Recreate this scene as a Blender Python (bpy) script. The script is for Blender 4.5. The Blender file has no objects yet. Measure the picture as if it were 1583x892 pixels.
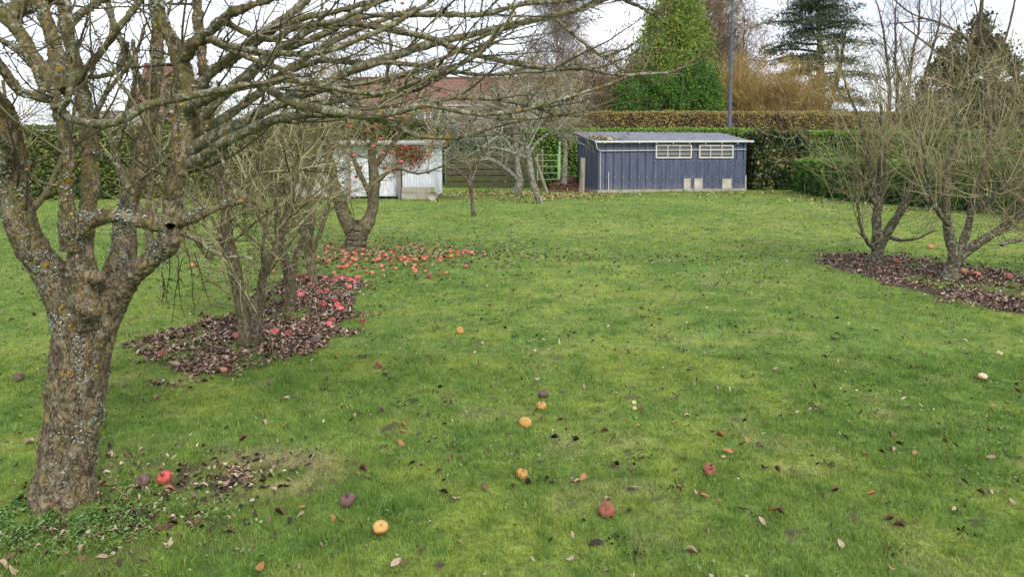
import bpy, math
import numpy as np
from mathutils import Vector

# ------------------------------------------------------------------ camera, world, sun, exposure
sc = bpy.context.scene
COL = sc.collection
FPX, CX, CY, HC = 1080.0, 791.5, 298.0, 1.6          # focal length and principal point in photo pixels, eye height
TH = math.radians(3.08)
cam_d = bpy.data.cameras.new('camera'); cam = bpy.data.objects.new('camera', cam_d); COL.objects.link(cam)
cam.location = (0, 0, HC); cam.rotation_euler = (math.radians(90) - TH, 0, 0)
cam_d.sensor_width = 36; cam_d.lens = 36 * FPX / 1583; cam_d.shift_y = -(446 - CY) / 1583
cam_d.clip_start = 0.05; cam_d.clip_end = 3000
sc.camera = cam
sc.view_settings.view_transform = 'Standard'; sc.view_settings.look = 'None'
sc.view_settings.gamma = 1; sc.view_settings.exposure = 0.88
sc.cycles.max_bounces = 6; sc.cycles.diffuse_bounces = 3; sc.cycles.transparent_max_bounces = 8
sc.cycles.use_denoising = True

SUN_EL, SUN_AZ = 40, 150        # azimuth clockwise from +Y
world = bpy.data.worlds.new('World'); sc.world = world; world.use_nodes = True
nt = world.node_tree; N = nt.nodes; Lk = nt.links; N.clear()
wo = N.new('ShaderNodeOutputWorld'); bg = N.new('ShaderNodeBackground'); bg.inputs[1].default_value = 0.1
sky = N.new('ShaderNodeTexSky'); sky.sky_type = 'NISHITA'; sky.sun_disc = False
sky.sun_elevation = math.radians(SUN_EL); sky.sun_rotation = math.radians(SUN_AZ)
tc = N.new('ShaderNodeTexCoord'); sep = N.new('ShaderNodeSeparateXYZ'); Lk.new(tc.outputs['Generated'], sep.inputs[0])
zz = N.new('ShaderNodeMath'); zz.operation = 'MAXIMUM'; zz.inputs[1].default_value = 0.0; Lk.new(sep.outputs[2], zz.inputs[0])
za = N.new('ShaderNodeMath'); za.operation = 'ADD'; za.inputs[1].default_value = 0.22; Lk.new(zz.outputs[0], za.inputs[0])
dv = N.new('ShaderNodeVectorMath'); dv.operation = 'DIVIDE'; Lk.new(tc.outputs['Generated'], dv.inputs[0])
cmb = N.new('ShaderNodeCombineXYZ'); [Lk.new(za.outputs[0], cmb.inputs[i]) for i in range(3)]; Lk.new(cmb.outputs[0], dv.inputs[1])
cl = N.new('ShaderNodeTexNoise'); cl.inputs['Scale'].default_value = 1.1; cl.inputs['Detail'].default_value = 7; cl.inputs['Roughness'].default_value = 0.52
mpc = N.new('ShaderNodeMapping'); mpc.inputs['Location'].default_value = (3.1, 1.7, 0.4); Lk.new(dv.outputs[0], mpc.inputs[0]); Lk.new(mpc.outputs[0], cl.inputs['Vector'])
rmp = N.new('ShaderNodeValToRGB'); rmp.color_ramp.elements[0].position = 0.34; rmp.color_ramp.elements[1].position = 0.53
rmp.color_ramp.elements[0].color = (0.62, 0.62, 0.62, 1)
Lk.new(cl.outputs[0], rmp.inputs[0])
cl2 = N.new('ShaderNodeTexNoise'); cl2.inputs['Scale'].default_value = 2.3; cl2.inputs['Detail'].default_value = 5
Lk.new(mpc.outputs[0], cl2.inputs['Vector'])
rm2 = N.new('ShaderNodeValToRGB'); rm2.color_ramp.elements[0].position = 0.35; rm2.color_ramp.elements[1].position = 0.62
rm2.color_ramp.elements[0].color = (6.0, 6.35, 7.3, 1); rm2.color_ramp.elements[1].color = (8.0, 8.15, 8.8, 1)
Lk.new(cl2.outputs[0], rm2.inputs[0])
skm = N.new('ShaderNodeMix'); skm.data_type = 'RGBA'
Lk.new(rmp.outputs[0], skm.inputs[0]); Lk.new(sky.outputs[0], skm.inputs[6]); Lk.new(rm2.outputs[0], skm.inputs[7])
Lk.new(skm.outputs[2], bg.inputs[0]); Lk.new(bg.outputs[0], wo.inputs[0])

sd = bpy.data.lights.new('sun', 'SUN'); so = bpy.data.objects.new('sun', sd); COL.objects.link(so)
sd.energy = 1.6; sd.angle = math.radians(14); sd.color = (1.0, 0.95, 0.87)
el, az = math.radians(SUN_EL), math.radians(SUN_AZ)
sdir = Vector((math.sin(az) * math.cos(el), math.cos(az) * math.cos(el), math.sin(el)))
so.rotation_euler = sdir.to_track_quat('Z', 'Y').to_euler(); so.location = (0, -10, 20)

# ------------------------------------------------------------------ helpers
CT, ST = math.cos(TH), math.sin(TH)
def ray(px, py):
    u, v = (px - CX) / FPX, (CY - py) / FPX
    return np.array([u, CT + v * ST, -ST + v * CT])
def at(px, py, Y):                     # world point seen at a photo pixel, Y metres out
    r = ray(px, py); return np.array([0, 0, HC]) + r * (Y / r[1])
def gp(px, py):                        # ground point seen at a photo pixel
    r = ray(px, py); return np.array([0, 0, HC]) + r * (-HC / r[2])
def lin(*c):
    return tuple(((x / 255) / 12.92 if x / 255 <= 0.04045 else ((x / 255 + 0.055) / 1.055) ** 2.4) for x in c) + (1.0,)
_T = np.random.RandomState(5).rand(8, 256, 256)
def vn(x, y, s, seed=0):
    t = _T[seed % 8]; x = np.asarray(x, float) / s + seed * 17.3; y = np.asarray(y, float) / s + seed * 9.1
    i, j = np.floor(x).astype(int), np.floor(y).astype(int); a, b = x - i, y - j
    a = a * a * (3 - 2 * a); b = b * b * (3 - 2 * b)
    g = lambda p, q: t[p & 255, q & 255]
    return (g(i, j) * (1 - a) + g(i + 1, j) * a) * (1 - b) + (g(i, j + 1) * (1 - a) + g(i + 1, j + 1) * a) * b
def fbm(x, y, s, seed=0, o=4):
    v = 0; w = 0
    for k in range(o):
        v = v + vn(x, y, s / 2 ** k, seed + k) / 2 ** k; w += 1 / 2 ** k
    return v / w
def unit(v): return v / (np.linalg.norm(v, axis=-1, keepdims=True) + 1e-12)

class MB:
    def __init__(s): s.V = []; s.F = []; s.M = []; s.T = []; s.n = 0; s.C = []
    def add(s, V, F, mat=0, tone=None, col=None):
        V = np.asarray(V, float).reshape(-1, 3); F = np.asarray(F, int)
        s.V.append(V); s.F.append(F + s.n); s.M.append(np.full(len(F), mat)); s.n += len(V)
        s.T.append(np.full(len(V), 0.5) if tone is None else np.broadcast_to(np.asarray(tone, float), (len(V),)))
        if col is not None: s.C.append(col)
        return s
    def box(s, c, size, rz=0, mat=0, tone=None, rx=0, ry=0):
        h = np.array(size) / 2
        v = np.array([[x, y, z] for x in (-1, 1) for y in (-1, 1) for z in (-1, 1)]) * h
        if rx: v = v @ np.array([[1, 0, 0], [0, math.cos(rx), math.sin(rx)], [0, -math.sin(rx), math.cos(rx)]])
        if ry: v = v @ np.array([[math.cos(ry), 0, -math.sin(ry)], [0, 1, 0], [math.sin(ry), 0, math.cos(ry)]])
        if rz: v = v @ np.array([[math.cos(rz), math.sin(rz), 0], [-math.sin(rz), math.cos(rz), 0], [0, 0, 1]])
        return s.add(v + np.array(c), [[0, 1, 3, 2], [4, 6, 7, 5], [0, 4, 5, 1], [2, 3, 7, 6], [0, 2, 6, 4], [1, 5, 7, 3]], mat, tone)
    def bar(s, a, b, r, sides=8, mat=0):
        return s.tubes(np.array([[a, b]], float), np.array([[r, r]], float), sides, mat, cap=True)
    def tubes(s, P, R, sides=5, mat=0, tone=None, cap=False, lump=0, rng=None):
        P = np.asarray(P, float); R = np.asarray(R, float); n, k = R.shape
        t = unit(np.gradient(P, axis=1)); m = unit(t.mean(axis=1))
        a = np.where(np.abs(m[:, 2:3]) < 0.8, np.array([[0, 0, 1.0]]), np.array([[1.0, 0.1, 0]]))[:, None, :]
        e1 = unit(np.cross(t, a)); e2 = np.cross(t, e1)
        an = np.linspace(0, 2 * math.pi, sides, endpoint=False)
        RR = R[:, :, None] * np.ones((1, 1, sides))
        if lump: RR = RR * (1 + lump * (rng.rand(n, k, sides) - 0.5) * 2)
        V = P[:, :, None, :] + RR[..., None] * (np.cos(an)[None, None, :, None] * e1[:, :, None, :] + np.sin(an)[None, None, :, None] * e2[:, :, None, :])
        i, j = np.meshgrid(np.arange(k - 1), np.arange(sides), indexing='ij'); j2 = (j + 1) % sides
        q = np.stack([i * sides + j, i * sides + j2, (i + 1) * sides + j2, (i + 1) * sides + j], -1).reshape(-1, 4)
        F = (q[None] + (np.arange(n) * k * sides)[:, None, None]).reshape(-1, 4)
        tn = None if tone is None else np.repeat(np.asarray(tone, float), k * sides)
        s.add(V, F, mat, tn)
        if cap:
            base = s.n - n * k * sides
            for q0 in range(n):
                b0 = base + q0 * k * sides
                s.F.append(np.array([[b0 + x for x in range(sides)], [b0 + (k - 1) * sides + x for x in range(sides)]])); s.M.append(np.full(2, mat))
        return s
    def mesh(s, name, org=(0, 0, 0), smooth=True):
        V = np.concatenate(s.V) - np.array(org); me = bpy.data.meshes.new(name)
        me.vertices.add(len(V)); me.vertices.foreach_set('co', V.astype(np.float32).ravel())
        lens = np.concatenate([np.full(len(f), f.shape[1]) for f in s.F]); loops = np.concatenate([f.ravel() for f in s.F])
        st = np.concatenate([[0], np.cumsum(lens)[:-1]])
        me.loops.add(len(loops)); me.loops.foreach_set('vertex_index', loops.astype(np.int32))
        me.polygons.add(len(lens)); me.polygons.foreach_set('loop_start', st.astype(np.int32)); me.polygons.foreach_set('loop_total', lens.astype(np.int32))
        me.polygons.foreach_set('material_index', np.concatenate(s.M).astype(np.int32))
        me.polygons.foreach_set('use_smooth', np.full(len(lens), bool(smooth)))
        a = me.attributes.new('tone', 'FLOAT', 'POINT'); a.data.foreach_set('value', np.concatenate(s.T).astype(np.float32))
        if s.C:
            a = me.attributes.new('fld', 'FLOAT_COLOR', 'POINT'); a.data.foreach_set('color', np.concatenate(s.C).astype(np.float32).ravel())
        me.update(calc_edges=True); return me
    def build(s, name, mats, parent=None, org=None, smooth=True):
        if org is None: org = parent.location if parent is not None and parent.parent is None else (0, 0, 0)
        me = s.mesh(name, org, smooth)
        for m in (mats if isinstance(mats, (list, tuple)) else [mats]): me.materials.append(m)
        o = bpy.data.objects.new(name, me); COL.objects.link(o)
        if parent is not None: o.parent = parent
        elif org is not None: o.location = org
        return o
def thing(name, label, cat, loc, group=None):
    o = bpy.data.objects.new(name, None); COL.objects.link(o); o.location = tuple(float(x) for x in loc); o.empty_display_size = 0.2
    o['label'] = label; o['category'] = cat
    if group: o['group'] = group
    return o
def tag(o, label=None, cat=None, group=None, kind=None):
    for k, v in (('label', label), ('category', cat), ('group', group), ('kind', kind)):
        if v: o[k] = v
    return o

# ------------------------------------------------------------------ materials
def newmat(name, rough=0.85, spec=0.25):
    m = bpy.data.materials.new(name); m.use_nodes = True; b = m.node_tree.nodes['Principled BSDF']
    b.inputs['Roughness'].default_value = rough; b.inputs['Specular IOR Level'].default_value = spec
    return m, m.node_tree.nodes, m.node_tree.links, b
def noise(N, L, vec, scale, detail=4, rough=0.55, dist=0):
    n = N.new('ShaderNodeTexNoise'); n.inputs['Scale'].default_value = scale; n.inputs['Detail'].default_value = detail
    n.inputs['Roughness'].default_value = rough; n.inputs['Distortion'].default_value = dist; L.new(vec, n.inputs['Vector']); return n.outputs[0]
def ramp(N, L, fac, stops, interp='LINEAR'):
    r = N.new('ShaderNodeValToRGB'); e = r.color_ramp.elements; r.color_ramp.interpolation = interp
    while len(e) > 1: e.remove(e[-1])
    e[0].position = stops[0][0]; e[0].color = stops[0][1]
    for p, c in stops[1:]: q = e.new(p); q.color = c
    L.new(fac, r.inputs[0]); return r.outputs[0]
def mix(N, L, fac, a, b, mode='MIX'):
    m = N.new('ShaderNodeMix'); m.data_type = 'RGBA'; m.blend_type = mode
    for s, v in ((m.inputs[0], fac), (m.inputs[6], a), (m.inputs[7], b)):
        if isinstance(v, (int, float)): s.default_value = v
        elif isinstance(v, tuple): s.default_value = v
        else: L.new(v, s)
    return m.outputs[2]
def math_(N, L, op, a, b=None, clamp=False):
    m = N.new('ShaderNodeMath'); m.operation = op; m.use_clamp = clamp
    for s, v in ((m.inputs[0], a), (m.inputs[1], b)):
        if v is None: continue
        if isinstance(v, (int, float)): s.default_value = v
        else: L.new(v, s)
    return m.outputs[0]
def pos(N, obj=False):
    if obj: return N.new('ShaderNodeTexCoord').outputs['Object']
    return N.new('ShaderNodeNewGeometry').outputs['Position']
def attr(N, name='tone'):
    a = N.new('ShaderNodeAttribute'); a.attribute_name = name; return a
def bump(N, L, b, h, strength, dist=0.01):
    n = N.new('ShaderNodeBump'); n.inputs['Strength'].default_value = strength; n.inputs['Distance'].default_value = dist
    L.new(h, n.inputs['Height']); L.new(n.outputs[0], b.inputs['Normal'])
def mp(N, L, vec, scale):
    m = N.new('ShaderNodeMapping'); m.inputs['Scale'].default_value = scale; L.new(vec, m.inputs[0]); return m.outputs[0]
B1, W1 = (0, 0, 0, 1), (1, 1, 1, 1)

def leafmat(name, stops, rough=0.6, trans=0.25, spec=0.3, nz=None):
    """Foliage: colour picked by the leaf's own tone, some light through the leaf."""
    m, N, L, b = newmat(name, rough, spec)
    f = attr(N).outputs['Fac']
    if nz:
        f = math_(N, L, 'ADD', math_(N, L, 'MULTIPLY', f, 0.6), math_(N, L, 'MULTIPLY', noise(N, L, pos(N), nz, 3), 0.4))
    c = ramp(N, L, f, stops); L.new(c, b.inputs['Base Color'])
    if trans:
        t = N.new('ShaderNodeBsdfTranslucent'); L.new(c, t.inputs[0]); x = N.new('ShaderNodeMixShader'); x.inputs[0].default_value = trans
        L.new(b.outputs[0], x.inputs[1]); L.new(t.outputs[0], x.inputs[2]); L.new(x.outputs[0], N['Material Output'].inputs[0])
    return m
def barkmat(name, dark, light, grey=(0.30, 0.33, 0.29, 1), g_amt=0.5, yellow=0.3, green=0.3, s=1.0, bstr=0.9, gcol=(0.075, 0.085, 0.03, 1)):
    m, N, L, b = newmat(name, 0.92, 0.15); p = pos(N)
    st = mp(N, L, p, (26 * s, 26 * s, 9 * s))
    n1 = noise(N, L, st, 1.0, 8, 0.68, 0.6); n2 = noise(N, L, p, 60 * s, 6, 0.7)
    n3 = noise(N, L, mp(N, L, p, (17 * s, 17 * s, 8 * s)), 1.0, 5, 0.6, 1.2)
    crack = ramp(N, L, math_(N, L, 'ABSOLUTE', math_(N, L, 'SUBTRACT', n3, 0.5)), [(0.0, (0.1, 0.1, 0.1, 1)), (0.012, (0.3, 0.3, 0.3, 1)), (0.035, W1)])
    pat = noise(N, L, p, 9 * s, 4, 0.6)
    base = ramp(N, L, n1, [(0.32, dark), (0.5, tuple(np.array(dark) * 0.45 + np.array(light) * 0.55)), (0.68, light)])
    base = mix(N, L, 0.5, base, ramp(N, L, n2, [(0.3, (0.45, 0.42, 0.4, 1)), (0.7, (1.25, 1.25, 1.25, 1))]), 'MULTIPLY')
    base = mix(N, L, 0.6, base, ramp(N, L, pat, [(0.36, (0.50, 0.47, 0.45, 1)), (0.5, (1, 1, 1, 1)), (0.62, (1.6, 1.42, 1.28, 1))]), 'MULTIPLY')
    fl = ramp(N, L, noise(N, L, p, 48 * s, 4, 0.7), [(0.57, B1), (0.64, (0.7, 0.7, 0.7, 1))]); base = mix(N, L, math_(N, L, 'MULTIPLY', fl, min(1.0, 0.35 + g_amt)), base, tuple(np.array(grey) * 0.85)[:3] + (1,))
    base = mix(N, L, math_(N, L, 'SUBTRACT', 1.0, crack), base, tuple(np.array(dark) * 0.45)[:3] + (1,))
    gz = N.new('ShaderNodeSeparateXYZ'); L.new(p, gz.inputs[0]); gadd = math_(N, L, 'MULTIPLY', math_(N, L, 'SUBTRACT', gz.outputs[2], 0.9, True), 0.16)
    gm = ramp(N, L, math_(N, L, 'ADD', noise(N, L, p, 5 * s, 3), gadd), [(0.62 - 0.3 * green, B1), (0.85 - 0.3 * green, (0.8, 0.8, 0.8, 1))])
    base = mix(N, L, gm, base, gcol)
    lm = ramp(N, L, noise(N, L, p, 17 * s, 7, 0.72), [(0.60 - 0.16 * g_amt, B1), (0.63 - 0.16 * g_amt, W1)])
    lc = mix(N, L, n2, tuple(np.array(grey) * 0.55)[:3] + (1,), tuple(np.array(grey) * 1.35)[:3] + (1,))
    base = mix(N, L, lm, base, lc)
    if yellow:
        ym = ramp(N, L, noise(N, L, mp(N, L, p, (1, 1, 1.3)), 11 * s, 5, 0.66), [(0.70 - 0.12 * yellow, B1), (0.73 - 0.12 * yellow, W1)])
        base = mix(N, L, ym, base, mix(N, L, n2, (0.22, 0.12, 0.012, 1), (0.50, 0.32, 0.03, 1)))
    L.new(base, b.inputs['Base Color'])
    h = math_(N, L, 'ADD', math_(N, L, 'MULTIPLY', n1, 0.7), math_(N, L, 'ADD', math_(N, L, 'MULTIPLY', crack, 0.35), math_(N, L, 'MULTIPLY', n2, 0.35)))
    bump(N, L, b, h, bstr, 0.02 / s); return m
def twigmat(name, stops, sc_=9):
    m, N, L, b = newmat(name, 0.9, 0.15); p = pos(N)
    f = math_(N, L, 'ADD', math_(N, L, 'MULTIPLY', attr(N).outputs['Fac'], 0.5), math_(N, L, 'MULTIPLY', noise(N, L, p, sc_, 5, 0.65), 0.5))
    L.new(ramp(N, L, f, stops), b.inputs['Base Color']); return m
def simplemat(name, c1, c2, scale=6, rough=0.8, detail=6, bstr=0.2, obj=False, spec=0.25, stretch=None, metal=0):
    m, N, L, b = newmat(name, rough, spec); p = pos(N, obj)
    if stretch: p = mp(N, L, p, stretch)
    n = noise(N, L, p, scale, detail, 0.65)
    L.new(ramp(N, L, n, [(0.3, c1), (0.7, c2)]), b.inputs['Base Color']); b.inputs['Metallic'].default_value = metal
    if bstr: bump(N, L, b, n, bstr, 0.01)
    return m

# ------------------------------------------------------------------ lawn fields
BED_L = np.array([gp(*q)[:2] for q in [(222, 548), (250, 528), (300, 510), (345, 488), (400, 450), (450, 425), (520, 425), (559, 428), (557, 460), (548, 490), (520, 520), (485, 548), (420, 568), (340, 580), (285, 576), (235, 566)]])
BED_R = np.array([gp(*q)[:2] for q in [(1262, 402), (1290, 393), (1350, 394), (1420, 400), (1500, 414), (1590, 428), (1700, 445), (1720, 510), (1583, 487), (1500, 471), (1430, 455), (1370, 438), (1300, 416)]])
def inpoly(x, y, poly, jit=0.0):
    if jit: x = x + (fbm(x, y, 0.35, 3) - 0.5) * jit; y = y + (fbm(x, y, 0.35, 6) - 0.5) * jit
    c = np.zeros(np.shape(x), bool); n = len(poly)
    for i in range(n):
        (x1, y1), (x2, y2) = poly[i], poly[(i + 1) % n]
        c ^= ((y1 > y) != (y2 > y)) & (x < (x2 - x1) * (y - y1) / (y2 - y1 + 1e-12) + x1)
    return c
TRUNK = gp(98, 774)[:2]; MOUND = gp(882, 294)[:2]; RT = gp(548, 389)[:2]
def fields(x, y):
    """soil 0..1, moss 0..1 (yellow green), dry 0..1 (straw), lush 0..1 (dark long blades)"""
    x = np.asarray(x, float); y = np.asarray(y, float)
    soil = (inpoly(x, y, BED_L, 0.3) | inpoly(x, y, BED_R, 0.3)).astype(float) * np.clip((0.66 - fbm(x, y, 0.4, 6, 3)) * 9, 0.2, 1)
    spots = np.clip((fbm(x, y, 0.085, 1, 3) - 0.73) * 14, 0, 1) * np.clip((fbm(x, y, 1.7, 4, 2) - 0.36) * 5, 0, 1)
    dT = np.hypot(x - TRUNK[0] - 0.45, (y - TRUNK[1] - 0.05) * 1.0)
    soil = np.maximum(soil, spots * 0.9)
    soil = np.maximum(soil, np.clip(1.3 - dT / 0.72, 0, 1) * np.clip((fbm(x, y, 0.11, 2, 3) - 0.47) * 8, 0, 1) * .85)
    soil = np.maximum(soil, np.clip(1.1 - np.hypot((x - MOUND[0]) / 1.7, (y - MOUND[1]) / 1.9), 0, 0.4) * 3)
    moss = np.clip((fbm(x, y, 0.30, 5, 4) * .6 + fbm(x, y, 2.2, 2, 2) * .4 - 0.47) * 6.0, 0, 1) * .8
    dry = np.clip((fbm(x, y, 0.34, 7, 4) - 0.60) * 6, 0, 1) * 0.38 * np.clip((fbm(x, y, 2.4, 3, 2) - 0.35) * 4, 0, 1)
    dS = np.hypot(x - (TRUNK[0] + 0.85), (y - TRUNK[1] - 0.28) * 1.3)
    dry = np.maximum(dry, np.clip(1.6 - dS / 0.32, 0, 1) * 1.0 * np.clip((fbm(x, y, 0.14, 6, 2) - 0.3) * 4, 0, 1))
    lush = np.clip((fbm(x, y, 0.45, 2, 4) - 0.54) * 4, 0, 1) * .35
    lush = np.maximum(lush, np.clip((fbm(x, y, 0.11, 6, 2) - 0.72) * 9, 0, 1) * 1.2)
    lush = np.maximum(lush, np.clip(1.2 - np.hypot((x - TRUNK[0] - 0.75) / 0.9, (y - 2.55) / 0.35), 0, 1))
    return soil, moss, dry, lush
def fcol(x, y, rep=1):
    f = np.stack(fields(x, y), -1); return np.repeat(f, rep, axis=0)

def grassmat(name, ground):
    m, N, L, b = newmat(name, 0.75, 0.2); p = pos(N); a = attr(N, 'fld'); s = N.new('ShaderNodeSeparateColor'); L.new(a.outputs['Color'], s.inputs[0])
    nbig = noise(N, L, p, 0.35, 3, 0.55); nmid = noise(N, L, p, 3.0, 5, 0.65); nf = noise(N, L, p, 55, 4, 0.7)
    g = ramp(N, L, nmid, [(0.3, (0.108, 0.200, 0.040, 1)), (0.5, (0.170, 0.278, 0.058, 1)), (0.7, (0.245, 0.360, 0.085, 1))])
    g = mix(N, L, ramp(N, L, nbig, [(0.40, B1), (0.62, (0.55, 0.55, 0.55, 1))]), g, (0.255, 0.355, 0.085, 1))
    g = mix(N, L, math_(N, L, 'MULTIPLY', s.outputs[1], 0.62), g, (0.350, 0.415, 0.072, 1))
    g = mix(N, L, math_(N, L, 'MULTIPLY', a.outputs['Alpha'], 0.5), g, (0.122, 0.240, 0.050, 1))
    g = mix(N, L, s.outputs[2], g, (0.38, 0.36, 0.17, 1)); g = mix(N, L, 0.75, g, ramp(N, L, noise(N, L, p, 9, 6, 0.75), [(0.3, (0.5, 0.56, 0.46, 1)), (0.5, (1, 1, 1, 1)), (0.72, (1.35, 1.28, 1.22, 1))]), 'MULTIPLY')
    if ground:
        g = mix(N, L, 0.8, g, ramp(N, L, nf, [(0.3, (0.30, 0.32, 0.28, 1)), (0.52, (0.85, 0.85, 0.85, 1)), (0.75, (1.35, 1.3, 1.25, 1))]), 'MULTIPLY')
        far = ramp(N, L, noise(N, L, p, 14, 5, 0.7), [(0.35, (0.62, 0.65, 0.6, 1)), (0.7, (1.25, 1.22, 1.15, 1))]); g = mix(N, L, 0.8, g, far, 'MULTIPLY')
        so_ = ramp(N, L, noise(N, L, p, 22, 6, 0.7), [(0.3, (0.020, 0.014, 0.010, 1)), (0.7, (0.12, 0.082, 0.055, 1))])
        g = mix(N, L, s.outputs[0], g, so_)
        bump(N, L, b, math_(N, L, 'ADD', nf, noise(N, L, p, 14, 5)), 0.8, 0.03)
        L.new(g, b.inputs['Base Color'])
    else:
        t = attr(N).outputs['Fac']
        g = mix(N, L, 1.0, g, ramp(N, L, t, [(0.0, (0.30, 0.36, 0.28, 1)), (0.5, (1.0, 1.0, 1.0, 1)), (0.93, (1.6, 1.45, 1.15, 1)), (0.95, (2.0, 1.5, 1.9, 1)), (1.0, (2.6, 1.8, 2.6, 1))]), 'MULTIPLY')
        L.new(g, b.inputs['Base Color']); tr = N.new('ShaderNodeBsdfTranslucent'); L.new(g, tr.inputs[0]); x = N.new('ShaderNodeMixShader'); x.inputs[0].default_value = 0.3
        L.new(b.outputs[0], x.inputs[1]); L.new(tr.outputs[0], x.inputs[2]); L.new(x.outputs[0], N['Material Output'].inputs[0])
    return m
M_ground = grassmat('lawn_ground', True); M_blade = grassmat('grass_blade', False)

def hgt(x, y):
    return (fbm(x, y, 2.2, 3, 3) - 0.5) * 0.05 * np.clip(np.asarray(y) / 3, 0, 1)
def build_ground():
    ys = np.concatenate([[-300, -60, -10, -2, 0.3], np.geomspace(1.3, 60, 460), [75, 100, 160, 300, 700, 1500]])
    us = np.concatenate([[-200, -40, -10, -4, -2, -1.5], np.linspace(-1.15, 1.15, 420), [1.5, 2, 4, 10, 40, 200]])
    X = us[None] * np.maximum(ys, 1.3)[:, None]; Y = np.broadcast_to(ys[:, None], X.shape)
    Z = np.where(Y < 60, hgt(X, Y), 0.0)
    nr, nc = X.shape; i, j = np.meshgrid(np.arange(nr - 1), np.arange(nc - 1), indexing='ij')
    F = np.stack([i * nc + j, i * nc + j + 1, (i + 1) * nc + j + 1, (i + 1) * nc + j], -1).reshape(-1, 4)
    mb = MB(); mb.add(np.stack([X, Y, Z], -1), F, col=fcol(X.ravel(), Y.ravel()))
    o = mb.build('ground', M_ground); tag(o, 'mown green lawn running across the whole orchard', None, None, 'structure')
build_ground()

def build_grass():
    r = np.random.RandomState(11); mb = MB()
    #      y0    y1   per m2  height  width  lean
    for (y0, y1, dens, h0, w0, five) in [(1.9, 3.6, 25000, 0.026, 0.0022, 1), (3.6, 5.5, 14000, 0.026, 0.0030, 1), (5.5, 8.5, 4600, 0.029, 0.0052, 0), (8.5, 13, 2000, 0.030, 0.008, 0), (13, 20, 800, 0.032, 0.013, 0), (20, 34, 260, 0.036, 0.022, 0)]:
        A = 0.92 * (y1 * y1 - y0 * y0); n = int(A * dens)
        y = np.sqrt(r.rand(n) * (y1 * y1 - y0 * y0) + y0 * y0); x = (r.rand(n) * 2 - 1) * 0.92 * y
        s, mo, dr, lu = fields(x, y)
        clump = fbm(x, y, 0.05 if y1 < 6 else 0.1, 3, 2)
        keep = (r.rand(n) > s * 1.15) & (r.rand(n) < 0.35 + clump * 1.1) & (np.hypot(x - TRUNK[0], y - TRUNK[1]) > 0.13)
        x, y, s, mo, dr, lu, clump = [q[keep] for q in (x, y, s, mo, dr, lu, clump)]; n = len(x)
        h = h0 * (0.45 + 0.9 * r.rand(n)) * (0.55 + 0.9 * clump) * (1 - 0.4 * mo) * (1 + 0.7 * lu) * (1 - 0.35 * dr)
        w = w0 * (0.7 + 0.6 * r.rand(n)); an = r.rand(n) * 2 * math.pi; d = np.stack([np.cos(an), np.sin(an), 0 * an], -1)
        la = r.rand(n) * 2 * math.pi; ln = (0.25 + 0.75 * r.rand(n) + 0.5 * dr) * h; le = np.stack([np.cos(la), np.sin(la), 0 * la], -1)
        root = np.stack([x, y, hgt(x, y) - 0.004], -1); up = np.array([0, 0, 1.0]); W = (w / 2)[:, None] * d
        tip = root + up * h[:, None] + le * ln[:, None]
        tone = np.clip(r.rand(n) * 0.75 + 0.12 + (r.rand(n) > 0.97) * 0.5, 0, 1)
        if five:
            mid = root + up * (h * 0.6)[:, None] + le * (ln * 0.35)[:, None]
            V = np.stack([root - W, root + W, mid + W * 0.8, mid - W * 0.8, tip], 1); k = 5
            b = np.arange(n)[:, None] * 5
            F4 = b + np.array([[0, 1, 2, 3]]); F3 = b + np.array([[3, 2, 4]])
            st = mb.n; mb.add(V, F4, 0, np.repeat(tone, 5), np.repeat(np.stack([s, mo, dr, lu], -1), 5, 0))
            mb.F.append(F3 + st); mb.M.append(np.zeros(n))
        else:
            V = np.stack([root - W, root + W, tip], 1); F = np.arange(n)[:, None] * 3 + np.array([[0, 1, 2]])
            mb.add(V, F, 0, np.repeat(tone, 3), np.repeat(np.stack([s, mo, dr, lu], -1), 3, 0))
    o = mb.build('grass', M_blade, smooth=False)
    tag(o, 'short mossy green grass blades of the lawn', None, None, 'stuff')
build_grass()

# ------------------------------------------------------------------ leaf sheets, clover, litter
def leaf_template(curl, bend, twist=0.0, n=7, slim=0.55):
    u = np.linspace(-1, 1, n); w = slim * np.clip(1 - np.abs(u) ** 2.2, 0, 1) ** 0.75 * (1 - 0.15 * u)
    V = []
    for a, ww in zip(u, w):
        for v in (-1, 0, 1):
            x, y = a, v * ww; z = curl * (v * ww) ** 2 * 1.8 + bend * a * a + twist * a * v * ww + (0.05 if v else 0)
            V.append((x, y * (1 - 0.35 * abs(curl)), z))
    F = [[i * 3 + j, i * 3 + j + 1, (i + 1) * 3 + j + 1, (i + 1) * 3 + j] for i in range(n - 1) for j in range(2)]
    V = np.array(V); V[:, 2] -= V[:, 2].min(); return V, np.array(F)
LT = [leaf_template(c, b, t, slim=s_) for c, b, t, s_ in [(0.5, 0.15, 0.3, 0.5), (1.1, 0.0, -0.3, 0.55), (-0.7, 0.3, 0.4, 0.6), (0.2, 0.5, 0.2, 0.5), (1.5, 0.25, 0.5, 0.6), (-0.3, -0.35, 0.5, 0.55)]]
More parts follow.
